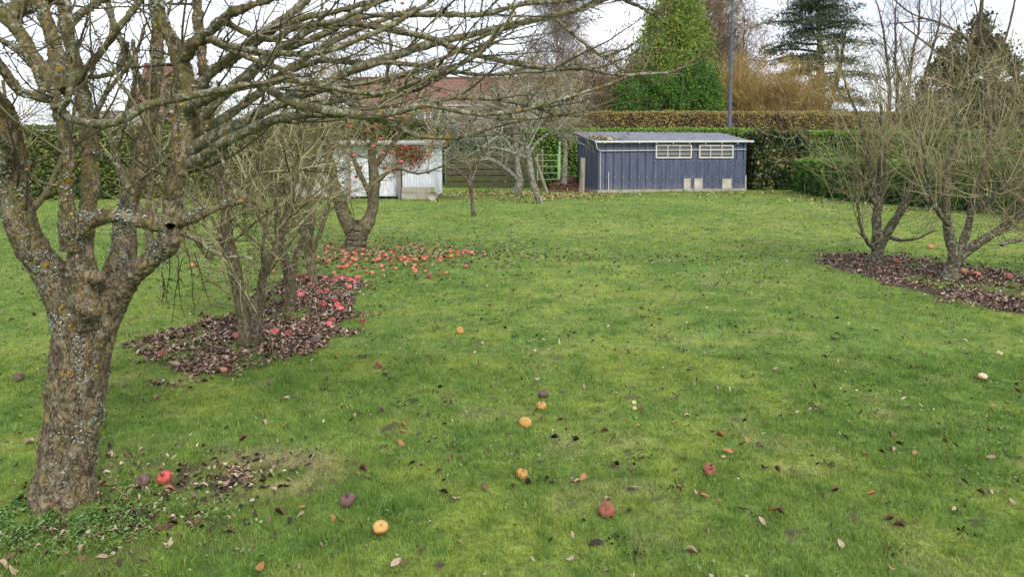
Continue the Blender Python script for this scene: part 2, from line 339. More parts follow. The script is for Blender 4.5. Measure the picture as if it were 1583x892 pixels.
def scatter(mb, x, y, z, size, r, tilt=0.35, mat=0, tone=None, low=False):
    n = len(x); k = r.randint(0, len(LT), n); tone = r.rand(n) if tone is None else tone
    for q in range(len(LT)):
        i = np.where(k == q)[0]
        if not len(i): continue
        V, F = LT[q]
        if low: V = V.reshape(7, 3, 3)[[0, 3, 6]].reshape(-1, 3); F = np.array([[0, 1, 4, 3], [1, 2, 5, 4], [3, 4, 7, 6], [4, 5, 8, 7]])
        a = r.rand(len(i)) * 6.283; c, s = np.cos(a), np.sin(a)
        tx, ty = r.randn(len(i)) * tilt, r.randn(len(i)) * tilt
        P = V[None] * np.asarray(size)[i][:, None, None] * 0.5
        P = np.stack([P[..., 0], P[..., 1] - 0 * P[..., 2], P[..., 2] + P[..., 0] * tx[:, None] + P[..., 1] * ty[:, None]], -1)
        P[..., 2] -= P[..., 2].min(axis=1, keepdims=True)
        X = P[..., 0] * c[:, None] - P[..., 1] * s[:, None] + x[i][:, None]; Y = P[..., 0] * s[:, None] + P[..., 1] * c[:, None] + y[i][:, None]
        Z = P[..., 2] + z[i][:, None]
        FF = (F[None] + (np.arange(len(i)) * len(V))[:, None, None]).reshape(-1, 4)
        mb.add(np.stack([X, Y, Z], -1), FF, mat, np.repeat(tone[i], len(V)))
def litter_mat(name, stops, rough=0.75):
    m, N, L, b = newmat(name, rough, 0.3); p = pos(N)
    c = ramp(N, L, attr(N).outputs['Fac'], stops); n = noise(N, L, p, 90, 4, 0.7)
    L.new(mix(N, L, 0.7, c, ramp(N, L, n, [(0.3, (0.5, 0.45, 0.42, 1)), (0.7, (1.3, 1.3, 1.3, 1))]), 'MULTIPLY'), b.inputs['Base Color']); bump(N, L, b, n, 0.4, 0.004); return m
M_lit = litter_mat('leaf_litter', [(0, (0.035, 0.022, 0.015, 1)), (0.25, (0.12, 0.070, 0.046, 1)), (0.5, (0.23, 0.145, 0.105, 1)), (0.75, (0.38, 0.27, 0.21, 1)), (0.93, (0.56, 0.46, 0.38, 1)), (1, (0.22, 0.10, 0.05, 1))])
M_ylit = litter_mat('yellow_litter', [(0, (0.12, 0.065, 0.03, 1)), (0.3, (0.30, 0.20, 0.08, 1)), (0.7, (0.50, 0.40, 0.17, 1)), (1, (0.60, 0.50, 0.30, 1))])
M_flit = litter_mat('lawn_litter', [(0, (0.02, 0.014, 0.012, 1)), (0.3, (0.06, 0.035, 0.025, 1)), (0.55, (0.19, 0.11, 0.075, 1)), (0.8, (0.40, 0.29, 0.20, 1)), (1, (0.58, 0.49, 0.38, 1))])
def in_bed(poly, n, r, jit=0.35):
    lo, hi = poly.min(0) - 0.3, poly.max(0) + 0.3; x = lo[0] + (hi[0] - lo[0]) * r.rand(n); y = lo[1] + (hi[1] - lo[1]) * r.rand(n)
    k = inpoly(x, y, poly, jit) & ((fbm(x, y, 0.4, 6, 3) < 0.60) | (r.rand(n) < 0.45)) & ((fbm(x, y, 0.3, 2, 3) > 0.40) | (r.rand(n) < 0.35)) & (r.rand(n) < 0.55 + 0.6 * fbm(x, y, 0.5, 4, 2)); return x[k], y[k]
def litter():
    r = np.random.RandomState(4)
    for poly, n, lab, sz in ((BED_L, 20000, 'brown leaf litter filling the curved bed under the thicket of left apple trees', 0.040), (BED_R, 15000, 'brown leaf litter in the bed under the two right apple trees', 0.042)):
        mb = MB(); x, y = in_bed(poly, n, r, 0.75); z = hgt(x, y) + 0.002 + 0.014 * r.rand(len(x)); scatter(mb, x, y, z, sz * (0.45 + 1.0 * r.rand(len(x)) ** 1.5), r, 0.30, tone=r.rand(len(x)) ** 0.9)
        x, y = in_bed(poly * 1.0, n // 2, r, 1.5); scatter(mb, x, y, hgt(x, y) + 0.006, 0.05 * (0.5 + 0.7 * r.rand(len(x))), r, 0.4, low=True)
        tag(mb.build('fallen_leaves', M_lit), lab, None, None, 'stuff')
    # small crumbs all over the lawn
    mb = MB(); n = 15000; y = np.sqrt(r.rand(n) * (31 ** 2 - 2.3 ** 2) + 2.3 ** 2); x = (r.rand(n) * 2 - 1) * 0.85 * y
    k = (fbm(x, y, 1.2, 1, 3) + 0.25 * r.rand(n) > 0.60); x, y = x[k], y[k]
    s = (0.022 + 0.03 * r.rand(len(x))) * np.clip(y / 9, 0.6, 0.95); scatter(mb, x, y, hgt(x, y) + 0.012, s, r, 0.5, low=True, tone=r.rand(len(x)) ** 1.2)
    n = 6500; y = np.sqrt(r.rand(n) * (16 ** 2 - 2.3 ** 2) + 2.3 ** 2); x = (r.rand(n) * 2 - 1) * 0.85 * y
    scatter(mb, x, y, hgt(x, y) + 0.010, 0.012 + 0.02 * r.rand(n), r, 0.6, low=True, tone=r.rand(n) ** 0.7)
    n = 2600; y = np.sqrt(r.rand(n) * (19 ** 2 - 3.2 ** 2) + 3.2 ** 2); x = (r.rand(n) * 2 - 1) * 0.85 * y; scatter(mb, x, y, hgt(x, y) + 0.012, 0.022 + 0.028 * r.rand(n), r, 0.35, low=True, tone=r.rand(n) ** 2)
    n = 1200; cy = np.sqrt(r.rand(n) * (20 ** 2 - 2.3 ** 2) + 2.3 ** 2); cx = (r.rand(n) * 2 - 1) * 0.85 * cy; k = r.randint(4, 26, n); i = np.repeat(np.arange(n), k); sp = (0.02 + .03 * r.rand(n))[i]
    x = cx[i] + r.randn(len(i)) * sp; y = cy[i] + r.randn(len(i)) * sp * .8; scatter(mb, x, y, hgt(x, y) + 0.008 + .006 * r.rand(len(i)), 0.010 + 0.013 * r.rand(len(i)), r, 0.7, low=True, tone=r.rand(len(i)) ** 2 * .5)
    # leaves around the red apple tree and near the foreground trunk
    for c, sx, sy, n, s0 in ((gp(590, 392), 1.6, 0.9, 2400, 0.05), (gp(520, 400), 0.9, 0.8, 900, 0.05), (gp(690, 395), 0.8, 0.6, 200, 0.06), (gp(1020, 400), 0.9, 0.35, 130, 0.055), (gp(870, 395), 0.6, 0.4, 60, 0.05), (gp(835, 530), 0.5, 0.35, 40, 0.045), (gp(1440, 325), 1.3, 0.7, 420, 0.08), (gp(255, 765), 0.30, 0.22, 420, 0.035), (gp(370, 740), 0.12, 0.12, 130, 0.03), (gp(130, 830), 0.3, 0.12, 70, 0.04), (gp(60, 850), 0.3, 0.2, 40, 0.045)):
        x = c[0] + r.randn(n) * sx; y = c[1] + r.randn(n) * sy; scatter(mb, x, y, hgt(x, y) + 0.008, s0 * (0.5 + 0.8 * r.rand(n)), r, 0.24, low=c[1] > 6)
    tag(mb.build('leaf_crumbs', M_flit), 'small dark leaf scraps and worm casts sprinkled over the lawn', None, None, 'stuff')
    mb = MB()
    for c, sx, sy, n in ((gp(775, 302), 1.5, 2.2, 900), (gp(855, 304), 1.0, 1.0, 350), (gp(925, 303), 0.8, 0.8, 160), (gp(1170, 299), 1.6, 0.5, 200), (gp(1050, 302), 3.0, 1.6, 220), (gp(1300, 312), 1.5, 0.8, 110), (gp(700, 303), 0.7, 1.0, 130)):
        x = c[0] + r.randn(n) * sx; y = c[1] + r.randn(n) * sy; k = (y < 33) & ~((x > 3.4) & (y > 29.6)); x, y = x[k], y[k]; scatter(mb, x, y, hgt(x, y) + 0.03, 0.11 * (0.5 + 0.8 * r.rand(len(x))), r, 0.4, low=True)
    tag(mb.build('yellow_leaves', M_ylit), 'yellow autumn leaves strewn before the plank wall and dark blue shed', None, None, 'stuff')
    # clover and weeds
    mb = MB(); n = 60000; y = np.sqrt(r.rand(n) * (11 ** 2 - 2.1 ** 2) + 2.1 ** 2); x = (r.rand(n) * 2 - 1) * 0.85 * y
    pt = fbm(x, y, 0.38, 5, 3); dT = np.hypot((x - TRUNK[0] - 0.1) / 0.55, (y - TRUNK[1] + 0.15) / 0.35); s = fields(x, y)[0]
    k = ((pt > 0.645) | (r.rand(n) < 0.02)) & (s < 0.6); 
    n2 = 6000; x2 = TRUNK[0] - 0.02 + r.randn(n2) * 0.36; y2 = TRUNK[1] - 0.22 + r.randn(n2) * 0.17
    k2 = (np.hypot(x2 - TRUNK[0], y2 - TRUNK[1]) > 0.14) & (fbm(x2, y2, 0.12, 2, 3) > 0.50)
    x = np.concatenate([x[k], x2[k2]]); y = np.concatenate([y[k], y2[k2]]); n = len(x)
    scatter(mb, x, y, hgt(x, y) + 0.008 + 0.022 * r.rand(n), 0.010 + 0.014 * r.rand(n), r, 0.35, low=True)
    M_cl = leafmat('clover_leaf', [(0, (0.07, 0.14, 0.03, 1)), (0.5, (0.12, 0.23, 0.05, 1)), (1, (0.22, 0.33, 0.11, 1))], 0.55, 0.15)
    tag(mb.build('clover_leaves', M_cl), 'patches of low clover and weeds growing in the lawn', None, None, 'stuff')
litter()

# ------------------------------------------------------------------ branch growth
THIN = [1.0]
def resample(pts, k, r=None, wig=0.0):
    """pts rows (px,py,Y,rpx) -> k points and radii along a smooth curve"""
    W = np.array([np.append(at(p[0], p[1], p[2]), p[3] * THIN[0] * p[2] / FPX) for p in pts]); return resw(W, k, r, wig)
def resw(W, k, r=None, wig=0.0):
    W = np.asarray(W, float); E = np.vstack([2 * W[0] - W[1], W, 2 * W[-1] - W[-2]]); out = []
    for i in range(1, len(E) - 2):
        for t in np.linspace(0, 1, 12, endpoint=False):
            a, b, c, d = E[i - 1:i + 3]; out.append(0.5 * (2 * b + (c - a) * t + (2 * a - 5 * b + 4 * c - d) * t * t + (3 * b - a - 3 * c + d) * t ** 3))
    out.append(W[-1]); out = np.array(out); L = np.concatenate([[0], np.cumsum(np.linalg.norm(np.diff(out[:, :3], axis=0), axis=1))])
    s = np.linspace(0, L[-1], k); q = np.stack([np.interp(s, L, out[:, i]) for i in range(4)], -1)
    if wig and r is not None: q[1:, :3] += np.cumsum(r.randn(k - 1, 3), 0) * wig * np.linspace(0.3, 1, k - 1)[:, None] / math.sqrt(k) 
    return q[:, :3], np.maximum(q[:, 3], 0.0006)
def spawn(r, P, R, dens, L, ang=(30, 70), t=(0.15, 1.0), rr=0.6, k=5, up=0.0, wig=0.15, tip=0.35, rmin=0.0012, rmax=1.0, lt=0.3, bias=None):
    P = np.asarray(P); R = np.asarray(R); n, kk, _ = P.shape
    seg = np.linalg.norm(np.diff(P, axis=1), axis=2); cum = np.concatenate([np.zeros((n, 1)), np.cumsum(seg, 1)], 1); LL = cum[:, -1]
    cnt = r.poisson(np.maximum(dens * LL * (t[1] - t[0]), 0.001)); idx = np.repeat(np.arange(n), cnt); M = len(idx)
    if M == 0: return np.zeros((0, k, 3)), np.zeros((0, k))
    tt = t[0] + (t[1] - t[0]) * r.rand(M); f = tt * (kk - 1); i0 = np.minimum(f.astype(int), kk - 2); fr = (f - i0)[:, None]
    p = P[idx, i0] * (1 - fr) + P[idx, i0 + 1] * fr; tan = unit(P[idx, i0 + 1] - P[idx, i0]); pr = R[idx, i0] * (1 - fr[:, 0]) + R[idx, i0 + 1] * fr[:, 0]
    pe = r.randn(M, 3)
    if bias is not None: pe = pe + np.array(bias)
    pe = unit(pe - (pe * tan).sum(1, keepdims=True) * tan)
    a = np.radians(ang[0] + (ang[1] - ang[0]) * r.rand(M))[:, None]; d = tan * np.cos(a) + pe * np.sin(a)
    ln = (L[0] + (L[1] - L[0]) * r.rand(M)) * (1 - lt * tt); st = (ln / (k - 1))[:, None]
    out = [p]; cur = p.copy()
    for q in range(k - 1):
        d = unit(d + np.array([0, 0, up]) * (1.0 / (k - 1)) * 2 + wig * r.randn(M, 3)); cur = cur + d * st; out.append(cur.copy())
    r0 = np.clip(pr * rr * (0.7 + 0.5 * r.rand(M)), rmin, rmax)[:, None]
    return np.stack(out, 1), r0 * np.linspace(1, tip, k)[None]
def cut(P, R, fn):
    m = fn(P[:, -1]); return P[m], R[m]

SPUR = dict(L=(0.02, 0.07), ang=(50, 90), rr=0.5, k=3, wig=0.25, tip=0.75, rmin=0.0016, rmax=0.004, lt=0)
def tree(name, label, limbs, mats, r, levels, group=None, Kl=40, sides=14, trunk_n=99, lump=0.09, wig=0.03, cutfn=None, spur=0, base=None, cs=4, first=None, tone_off=0.0, spar=None):
    """limbs: pixel polylines; levels: spawn settings; trunk = limbs, crown = all grown twigs"""
    PR = [resample(l, Kl, r, wig) for l in limbs]; P = np.stack([a for a, b in PR]); R = np.stack([b for a, b in PR])
    g = 1 + 0.34 * (r.rand(*R.shape) - .5) + 0.35 * (r.rand(*R.shape) > .94); R = R * (g + np.roll(g, 1, 1) + np.roll(g, -1, 1)) / 3
    b0 = P[0][0].copy() if base is None else np.array(base); b0[2] = 0
    t = thing(name, label, 'tree', b0, group)
    tk = MB(); tk.tubes(P, R, sides, 0, lump=lump, rng=r); tk.build('trunk', mats[0], t)
    cr = MB(); cP, cR = P, R; allP = [(P, R)]
    for i, lv in enumerate(levels):
        lv = dict(lv); sd_ = lv.pop('sides', cs if i < 2 else 3); both = lv.pop('both', False)
        if both: segs = [spawn(r, a, b, **lv) for a, b in allP]; 
        else: segs = [spawn(r, cP, cR, **lv)]
        kq = segs[0][0].shape[1]; cP = np.concatenate([a for a, b in segs]); cR = np.concatenate([b for a, b in segs])
        if cutfn is not None and len(cP): cP, cR = cut(cP, cR, cutfn)
        if len(cP): cr.tubes(cP, cR, sd_, 0, np.clip(r.rand(len(cP)) + tone_off, 0, 1)); allP.append((cP, cR))
    if spur:
        for a, b in allP[:3]:
            sp, sr = spawn(r, a, b, spur, **(spar or SPUR)); 
            if len(sp): cr.tubes(sp, sr, 4, 0, r.rand(len(sp)) * 0.5)
    if cr.n: cr.build('crown', mats[1], t)
    return t, allP

M_bark_h = barkmat('apple_bark', (0.080, 0.060, 0.038, 1), (0.31, 0.255, 0.175, 1), (0.27, 0.29, 0.22, 1), 0.12, 0.62, 0.40, s=1.7, gcol=(0.135, 0.118, 0.045, 1))
M_bark_l = barkmat('branch_bark', (0.055, 0.044, 0.028, 1), (0.27, 0.235, 0.155, 1), (0.34, 0.35, 0.27, 1), 0.42, 0.62, 0.45, s=2.2, gcol=(0.160, 0.150, 0.070, 1))
M_bark_m = barkmat('old_bark', (0.065, 0.052, 0.035, 1), (0.27, 0.225, 0.155, 1), (0.27, 0.29, 0.22, 1), 0.05, 0.05, 0.6, s=1.2, gcol=(0.12, 0.115, 0.05, 1))
M_bark_g = barkmat('pale_lichen_bark', (0.10, 0.09, 0.07, 1), (0.30, 0.28, 0.235, 1), (0.36, 0.35, 0.30, 1), 0.6, 0.2, 0.35, s=0.8)
M_tw_h = twigmat('apple_twig', [(0.2, (0.035, 0.026, 0.019, 1)), (0.45, (0.125, 0.105, 0.062, 1)), (0.62, (0.22, 0.20, 0.115, 1)), (0.8, (0.36, 0.34, 0.23, 1))])
M_tw_d = twigmat('dark_twig', [(0.2, (0.022, 0.016, 0.014, 1)), (0.6, (0.065, 0.050, 0.038, 1)), (0.85, (0.15, 0.13, 0.09, 1))])
M_tw_m = twigmat('thicket_twig', [(0.25, (0.045, 0.035, 0.022, 1)), (0.45, (0.165, 0.145, 0.070, 1)), (0.62, (0.33, 0.30, 0.155, 1)), (0.8, (0.52, 0.48, 0.32, 1))])
M_tw_g = twigmat('pale_twig', [(0.15, (0.10, 0.09, 0.07, 1)), (0.45, (0.27, 0.25, 0.20, 1)), (0.8, (0.48, 0.46, 0.39, 1))])
M_tw_r = twigmat('sprout_twig', [(0.15, (0.075, 0.06, 0.035, 1)), (0.45, (0.26, 0.225, 0.12, 1)), (0.8, (0.50, 0.45, 0.28, 1))])

# ------------------------------------------------------------------ foreground apple tree
def hero():
    r = np.random.RandomState(21); base = np.append(TRUNK, 0.0)
    t = thing('apple_tree', 'thick gnarled apple tree with yellow lichen, nearest and largest on the lawn', 'tree', base)
    D = float(TRUNK[1])
    big = [  # trunk and the limbs that grow out of it
        [(97, 800, D, 42), (99, 778, D, 39), (104, 740, D, 37), (112, 690, D, 37), (116, 640, D, 40), (119, 600, D, 43), (125, 550, D, 44), (131, 505, D, 46), (134, 468, D, 46), (134, 430, D, 38)],
        [(122, 510, D, 34), (100, 455, D, 34), (72, 415, D - .03, 31), (48, 380, D - .08, 29), (33, 345, D - .1, 29), (25, 300, D - .1, 27), (22, 250, D - .12, 26), (14, 205, D - .15, 24), (-2, 165, D - .2, 20), (-35, 120, D - .3, 17), (-80, 70, D - .4, 12)],
        [(134, 500, D - .06, 28), (132, 450, D - .1, 27), (126, 400, D - .12, 24), (128, 360, D - .1, 22), (137, 310, D, 17), (140, 250, D + .08, 17), (137, 200, D + .12, 15), (128, 150, D + .2, 13), (118, 100, D + .25, 12), (100, 40, D + .3, 10), (90, -30, D + .35, 8)],
        [(112, 385, D - .16, 19), (106, 345, D - .2, 16), (101, 300, D - .22, 14), (108, 250, D - .24, 12), (99, 205, D - .25, 11), (90, 168, D - .26, 11), (84, 150, D - .27, 10)],
        [(84, 155, D - .27, 9), (56, 148, D - .3, 9), (28, 140, D - .33, 9), (8, 112, D - .36, 9), (-15, 85, D - .4, 8), (-50, 60, D - .5, 6)],
        [(88, 150, D - .25, 10), (70, 118, D - .2, 12), (48, 80, D - .15, 13), (25, 45, D - .1, 14), (0, 15, D - .1, 13), (-30, -20, D - .1, 10)],
        [(97, 140, D - .2, 12), (92, 100, D - .15, 14), (82, 60, D - .1, 14), (68, 22, D - .1, 12), (55, -20, D - .1, 10)],
        [(120, 368, D - .16, 11), (145, 340, D - .2, 13), (175, 333, D - .22, 15), (205, 338, D - .22, 15), (240, 345, D - .2, 17), (266, 350, D - .16, 18)],
        [(150, 505, D, 32), (172, 465, D, 27), (205, 425, D - .05, 22), (238, 400, D - .1, 21), (260, 375, D - .14, 23), (267, 345, D - .15, 22), (268, 300, D - .12, 18), (276, 255, D - .06, 19), (287, 210, D, 23), (290, 165, D + .02, 22), (284, 115, D + .03, 20), (270, 70, D + .02, 17), (250, 30, D, 12), (238, -25, D, 9)],
        [(298, 225, D + .02, 15), (316, 180, D + .1, 13), (318, 130, D + .15, 12), (312, 80, D + .18, 11), (306, 30, D + .2, 11), (303, -40, D + .25, 9)],
        [(268, 348, D - .15, 12), (295, 336, D - .18, 10), (325, 325, D - .2, 9), (350, 317, D - .22, 9), (366, 312, D - .24, 9), (377, 303, D - .25, 5)],
        [(160, 490, D + .08, 30), (178, 440, D + .13, 25), (188, 395, D + .18, 25), (196, 340, D + .25, 21), (208, 280, D + .3, 18), (224, 220, D + .35, 15), (236, 160, D + .4, 13), (243, 90, D + .45, 12), (240, 20, D + .5, 10), (235, -40, D + .5, 8)],
        [(287, 85, D, 14), (300, 66, D - .05, 11), (322, 52, D - .08, 9), (345, 28, D - .12, 9), (380, 10, D - .15, 9), (430, -6, D - .2, 8), (500, -30, D - .25, 6)],
        [(0, 30, D - .1, 16), (25, 15, D - .05, 15), (60, 5, D, 13), (100, -20, D, 9)],
    ]
    big = [big[0]] + [[(a, b, c, w * (.93 if i < 2 else .79)) for i, (a, b, c, w) in enumerate(l)] for l in big[1:]]
    tk = MB()
    for l in big:
        P, R = resample(l, 60); tk.tubes(P[None], R[None], 20, cap=True)
    # knots and root flare
    for (px, py, d, rp) in [(262, 351, D - .32, 9), (137, 478, D - .16, 20), (277, 300, D - .2, 9), (283, 268, D - .2, 8), (84, 165, D - .32, 9), (270, 372, D - .28, 12), (150, 430, D - .14, 14)]:
        c = at(px, py, d); q = rp * d / FPX; P = np.array([c + np.array([0, s, 0]) * q for s in (-1, -.6, 0, .6, 1)]); tk.tubes(P[None], np.array([[.3, .8, 1, .8, .3]]) * q, 12, cap=True)
    for a in (-2.8, -1.9, -1.0, -0.1, 0.9, 2.0):
        W = [np.append(base + [math.cos(a) * .035 + .03, math.sin(a) * .035, .42], .06), np.append(base + [math.cos(a) * .065 + .01, math.sin(a) * .065, .14], .06), np.append(base + [math.cos(a) * .105, math.sin(a) * .105, -.04], .05)]
        P, R = resw(W, 12); tk.tubes(P[None], R[None], 12, cap=True)
    o = tk.build('trunk', M_bark_h, t)
    m = o.modifiers.new('remesh', 'REMESH'); m.mode = 'VOXEL'; m.voxel_size = 0.0062; m.use_smooth_shade = True
    m = o.modifiers.new('smooth', 'SMOOTH'); m.factor = 0.6; m.iterations = 3
    for nm, sz, st in (('bark_swell', 0.12, 0.030), ('bark_lumps', 0.035, 0.014), ('bark_flakes', 0.012, 0.006)):
        tx = bpy.data.textures.new(nm, 'CLOUDS'); tx.noise_scale = sz; tx.noise_depth = 3; tx.noise_type = 'HARD_NOISE' if sz < 0.1 else 'SOFT_NOISE'
        m = o.modifiers.new(nm, 'DISPLACE'); m.texture = tx; m.strength = st; m.mid_level = 0.5 if sz > .1 else 0.4; m.texture_coords = 'LOCAL'
    # the knot hole
    kh = MB(); c = at(262, 350, D - .375); an = np.linspace(0, 6.283, 14, endpoint=False)
    V = [c + np.array([math.cos(a) * .0155, -0.004 * math.sin(3 * a), math.sin(a) * .0135]) for a in an] + [c + np.array([math.cos(a) * .010, .03, math.sin(a) * .009]) for a in an]
    F = [[i, (i + 1) % 14, 14 + (i + 1) % 14, 14 + i] for i in range(14)]
    kh.add(V, F); kh.F.append(np.array([[14 + i for i in range(14)]])); kh.M.append(np.zeros(1))
    dk, _, _, bb = newmat('black_hollow', 1, 0); bb.inputs['Base Color'].default_value = (0.008, 0.006, 0.005, 1)  # hole lining in one even near-black colour
    kh.build('knot_hole', dk, t)
    BR = [
        [(98, 172, D - .25, 5), (112, 184, D - .32, 5.5), (140, 190, D - .35, 6.5), (170, 190, D - .38, 7), (200, 178, D - .4, 7), (230, 162, D - .42, 7), (270, 153, D - .44, 6.5), (330, 143, D - .46, 6), (400, 133, D - .48, 5.5), (440, 125, D - .48, 5), (481, 129, D - .46, 5), (541, 141, D - .4, 4.5), (592, 143, D - .35, 4), (622, 137, D - .3, 4), (662, 121, D - .25, 3.5), (700, 107, D - .2, 3), (740, 85, D - .2, 3), (765, 62, D - .2, 2.5), (800, 20, D - .2, 2)],
        [(284, 240, D + .0, 13), (312, 222, D - .06, 11), (345, 205, D - .12, 8.5), (400, 176, D - .1, 8), (450, 149, D, 7.5), (501, 129, D + .1, 7), (541, 109, D + .15, 6.5), (582, 95, D + .2, 6.5), (652, 72, D + .3, 6), (740, 52, D + .4, 5.5), (821, 32, D + .5, 5), (861, 22, D + .5, 4.5), (932, 0, D + .6, 4), (1000, -25, D + .6, 3)],
        [(285, 170, D + .0, 9), (340, 140, D - .25, 7), (390, 128, D - .35, 6), (420, 139, D - .4, 6.5), (450, 155, D - .4, 7), (481, 163, D - .4, 7), (511, 168, D - .38, 6.5), (561, 172, D - .35, 6.5), (602, 169, D - .3, 6), (632, 161, D - .28, 5), (655, 155, D - .25, 5), (689, 147, D - .2, 4), (726, 145, D - .15, 3.5), (769, 148, D - .1, 3), (820, 158, D - .1, 2), (850, 170, D, 1.5)],
        [(645, 158, D - .26, 4), (680, 165, D - .25, 4), (740, 175, D - .2, 3.8), (801, 171, D - .15, 3.4), (841, 157, D - .1, 3.2), (882, 145, D, 3), (932, 131, D, 2.6), (980, 113, D, 2.3), (1042, 108, D, 1.8), (1070, 92, D, 1.2), (1088, 81, D, .8)],
        [(280, 262, D - .02, 10), (308, 246, D - .08, 10), (343, 222, D - .15, 8), (380, 204, D - .2, 8), (413, 190, D - .25, 7), (450, 180, D - .3, 6), (500, 178, D - .3, 5), (564, 184, D - .3, 4.5), (610, 197, D - .25, 4.5), (636, 210, D - .2, 4.2), (676, 215, D - .15, 4.2), (708, 215, D - .1, 4), (741, 204, D - .05, 3.8), (791, 190, D, 3), (840, 184, D + .05, 2.2), (900, 175, D + .1, 1.8), (950, 156, D + .1, 1.2)],
        [(310, 62, D + .02, 8), (330, 60, D - .1, 5), (357, 69, D - .2, 5), (400, 77, D - .25, 4.8), (430, 81, D - .3, 4.6), (481, 82, D - .3, 4.6), (521, 75, D - .3, 4.4), (561, 60, D - .3, 4), (592, 48, D - .3, 4), (622, 32, D - .3, 3.6), (642, 16, D - .3, 3.4), (680, -6, D - .3, 2.5)],
        [(288, 148, D + .05, 9), (340, 100, D + .1, 6), (400, 52, D + .1, 5), (430, 40, D + .1, 5), (471, 26, D + .1, 5), (501, 22, D + .1, 4.6), (541, 14, D + .1, 4.2), (582, 6, D + .1, 4), (640, -6, D + .1, 3)],
        [(288, 200, D + .05, 10), (350, 140, D + .1, 8), (400, 100, D + .1, 7), (440, 69, D + .1, 6), (481, 42, D + .1, 5), (511, 36, D + .15, 5), (541, 35, D + .15, 5), (582, 40, D + .2, 5), (622, 48, D + .2, 4.6), (662, 56, D + .2, 4.3), (690, 68, D + .25, 4.4), (730, 81, D + .25, 4.4), (771, 91, D + .3, 4), (841, 104, D + .3, 3.6), (902, 105, D + .3, 3), (942, 114, D + .3, 2.5), (990, 116, D + .3, 2), (1052, 116, D + .3, 1)],
        [(420, 120, D + .2, 5), (491, 95, D + .2, 4.2), (541, 97, D + .2, 4), (602, 97, D + .2, 3.6), (652, 101, D + .2, 3.4), (700, 109, D + .2, 3.2), (730, 115, D + .2, 3), (771, 116, D + .2, 3), (801, 113, D + .2, 2.6), (861, 109, D + .2, 2), (915, 100, D + .2, 1)],
        [(440, 75, D + .3, 5), (500, 52, D + .3, 5), (541, 30, D + .3, 4.6), (571, 24, D + .3, 4.4), (622, 22, D + .3, 4.2), (680, 21, D + .3, 4), (730, 24, D + .3, 4), (781, 14, D + .3, 4), (821, 4, D + .3, 3.6), (880, 0, D + .3, 2.5)],
        [(440, 185, D + .1, 5), (500, 160, D + .1, 5), (560, 148, D + .1, 4.5), (624, 137, D + .1, 4), (660, 119, D + .1, 3.8), (689, 106, D + .1, 3.6), (720, 87, D + .1, 3.4), (747, 65, D + .1, 3), (765, 50, D + .1, 3), (793, 22, D + .1, 2.6), (805, -6, D + .1, 2)],
        [(600, 150, D, 4), (650, 133, D, 4), (682, 116, D, 3.6), (704, 103, D, 3.4), (721, 92, D, 3), (755, 70, D, 2.5), (800, 45, D, 1.6)],
        [(858, 26, D + .5, 3), (882, 48, D + .5, 2.6), (902, 63, D + .5, 2.4), (922, 79, D + .5, 2.2), (942, 89, D + .5, 2), (968, 102, D + .5, 1.8)],
        [(935, 86, D + .5, 1.8), (955, 80, D + .5, 1.8), (975, 71, D + .5, 2)],
        [(950, -14, D + .5, 3), (970, 0, D + .5, 2.8), (996, 8, D + .5, 2.6), (1018, 20, D + .5, 2.4), (1030, 28, D + .5, 1.5)],
        [(1012, 18, D + .5, 1.8), (1025, 14, D + .5, 1.8), (1040, 5, D + .5, 1.6)],
        [(330, 62, D - .05, 6), (375, 85, D - .1, 4.6), (410, 99, D - .1, 4.2), (450, 115, D - .1, 4), (481, 129, D - .1, 4), (511, 141, D - .1, 3.6), (531, 155, D - .1, 3.4), (551, 167, D - .1, 3), (590, 185, D - .1, 2)],
        [(345, 28, D - .1, 6), (370, 45, D + 0, 5), (420, 60, D, 5), (460, 40, D, 4.5), (520, 30, D, 4), (590, 0, D, 3.5), (640, -30, D, 3)],
        [(310, 120, D + .2, 9), (360, 90, D + .25, 8), (410, 50, D + .3, 8), (450, 20, D + .3, 7), (490, -20, D + .35, 6)],
        [(285, 262, D + .03, 9), (315, 235, D + .04, 8), (340, 215, D + .04, 7), (390, 180, D + .05, 6), (440, 158, D + .1, 6), (490, 140, D + .1, 5), (540, 130, D + .1, 4.5), (610, 118, D + .1, 4), (680, 90, D + .1, 3.4), (730, 60, D + .1, 3), (790, 30, D + .1, 2)],
        [(288, 215, D + .1, 8), (370, 165, D + .4, 6), (440, 110, D + .5, 6), (500, 70, D + .5, 5), (560, 40, D + .5, 4), (640, 10, D + .5, 3)],
        [(118, 128, D + .2, 6), (140, 98, D + .1, 5.4), (162, 72, D + .05, 5), (185, 40, D, 5), (212, 5, D, 4.8), (225, -20, D, 4)],
        [(118, 122, D + .2, 4), (135, 118, D + .15, 3.4), (155, 116, D + .1, 3.4), (176, 110, D + .1, 4), (186, 98, D + .1, 6), (192, 80, D + .1, 5), (196, 62, D + .1, 4)],
        [(96, 165, D - .3, 5), (106, 150, D - .32, 5), (110, 120, D - .33, 4.6), (114, 80, D - .33, 4.4), (112, 40, D - .33, 4.4), (108, -10, D - .33, 4)],
        [(112, 30, D - .3, 6), (130, 16, D - .3, 6), (150, 5, D - .3, 5), (175, -12, D - .3, 4)],
        [(0, 60, D - .3, 3.5), (35, 78, D - .35, 4), (62, 106, D - .35, 5), (80, 140, D - .3, 6)],
        [(88, 286, D - .3, 2.2), (70, 284, D - .33, 2.6), (45, 266, D - .38, 2.2)],
        [(200, 290, D - .2, 2), (240, 258, D - .3, 2), (268, 232, D - .35, 1.5)],
        [(366, 306, D - .24, 4), (352, 270, D - .25, 3), (340, 240, D - .22, 2.4), (322, 210, D - .2, 2)],
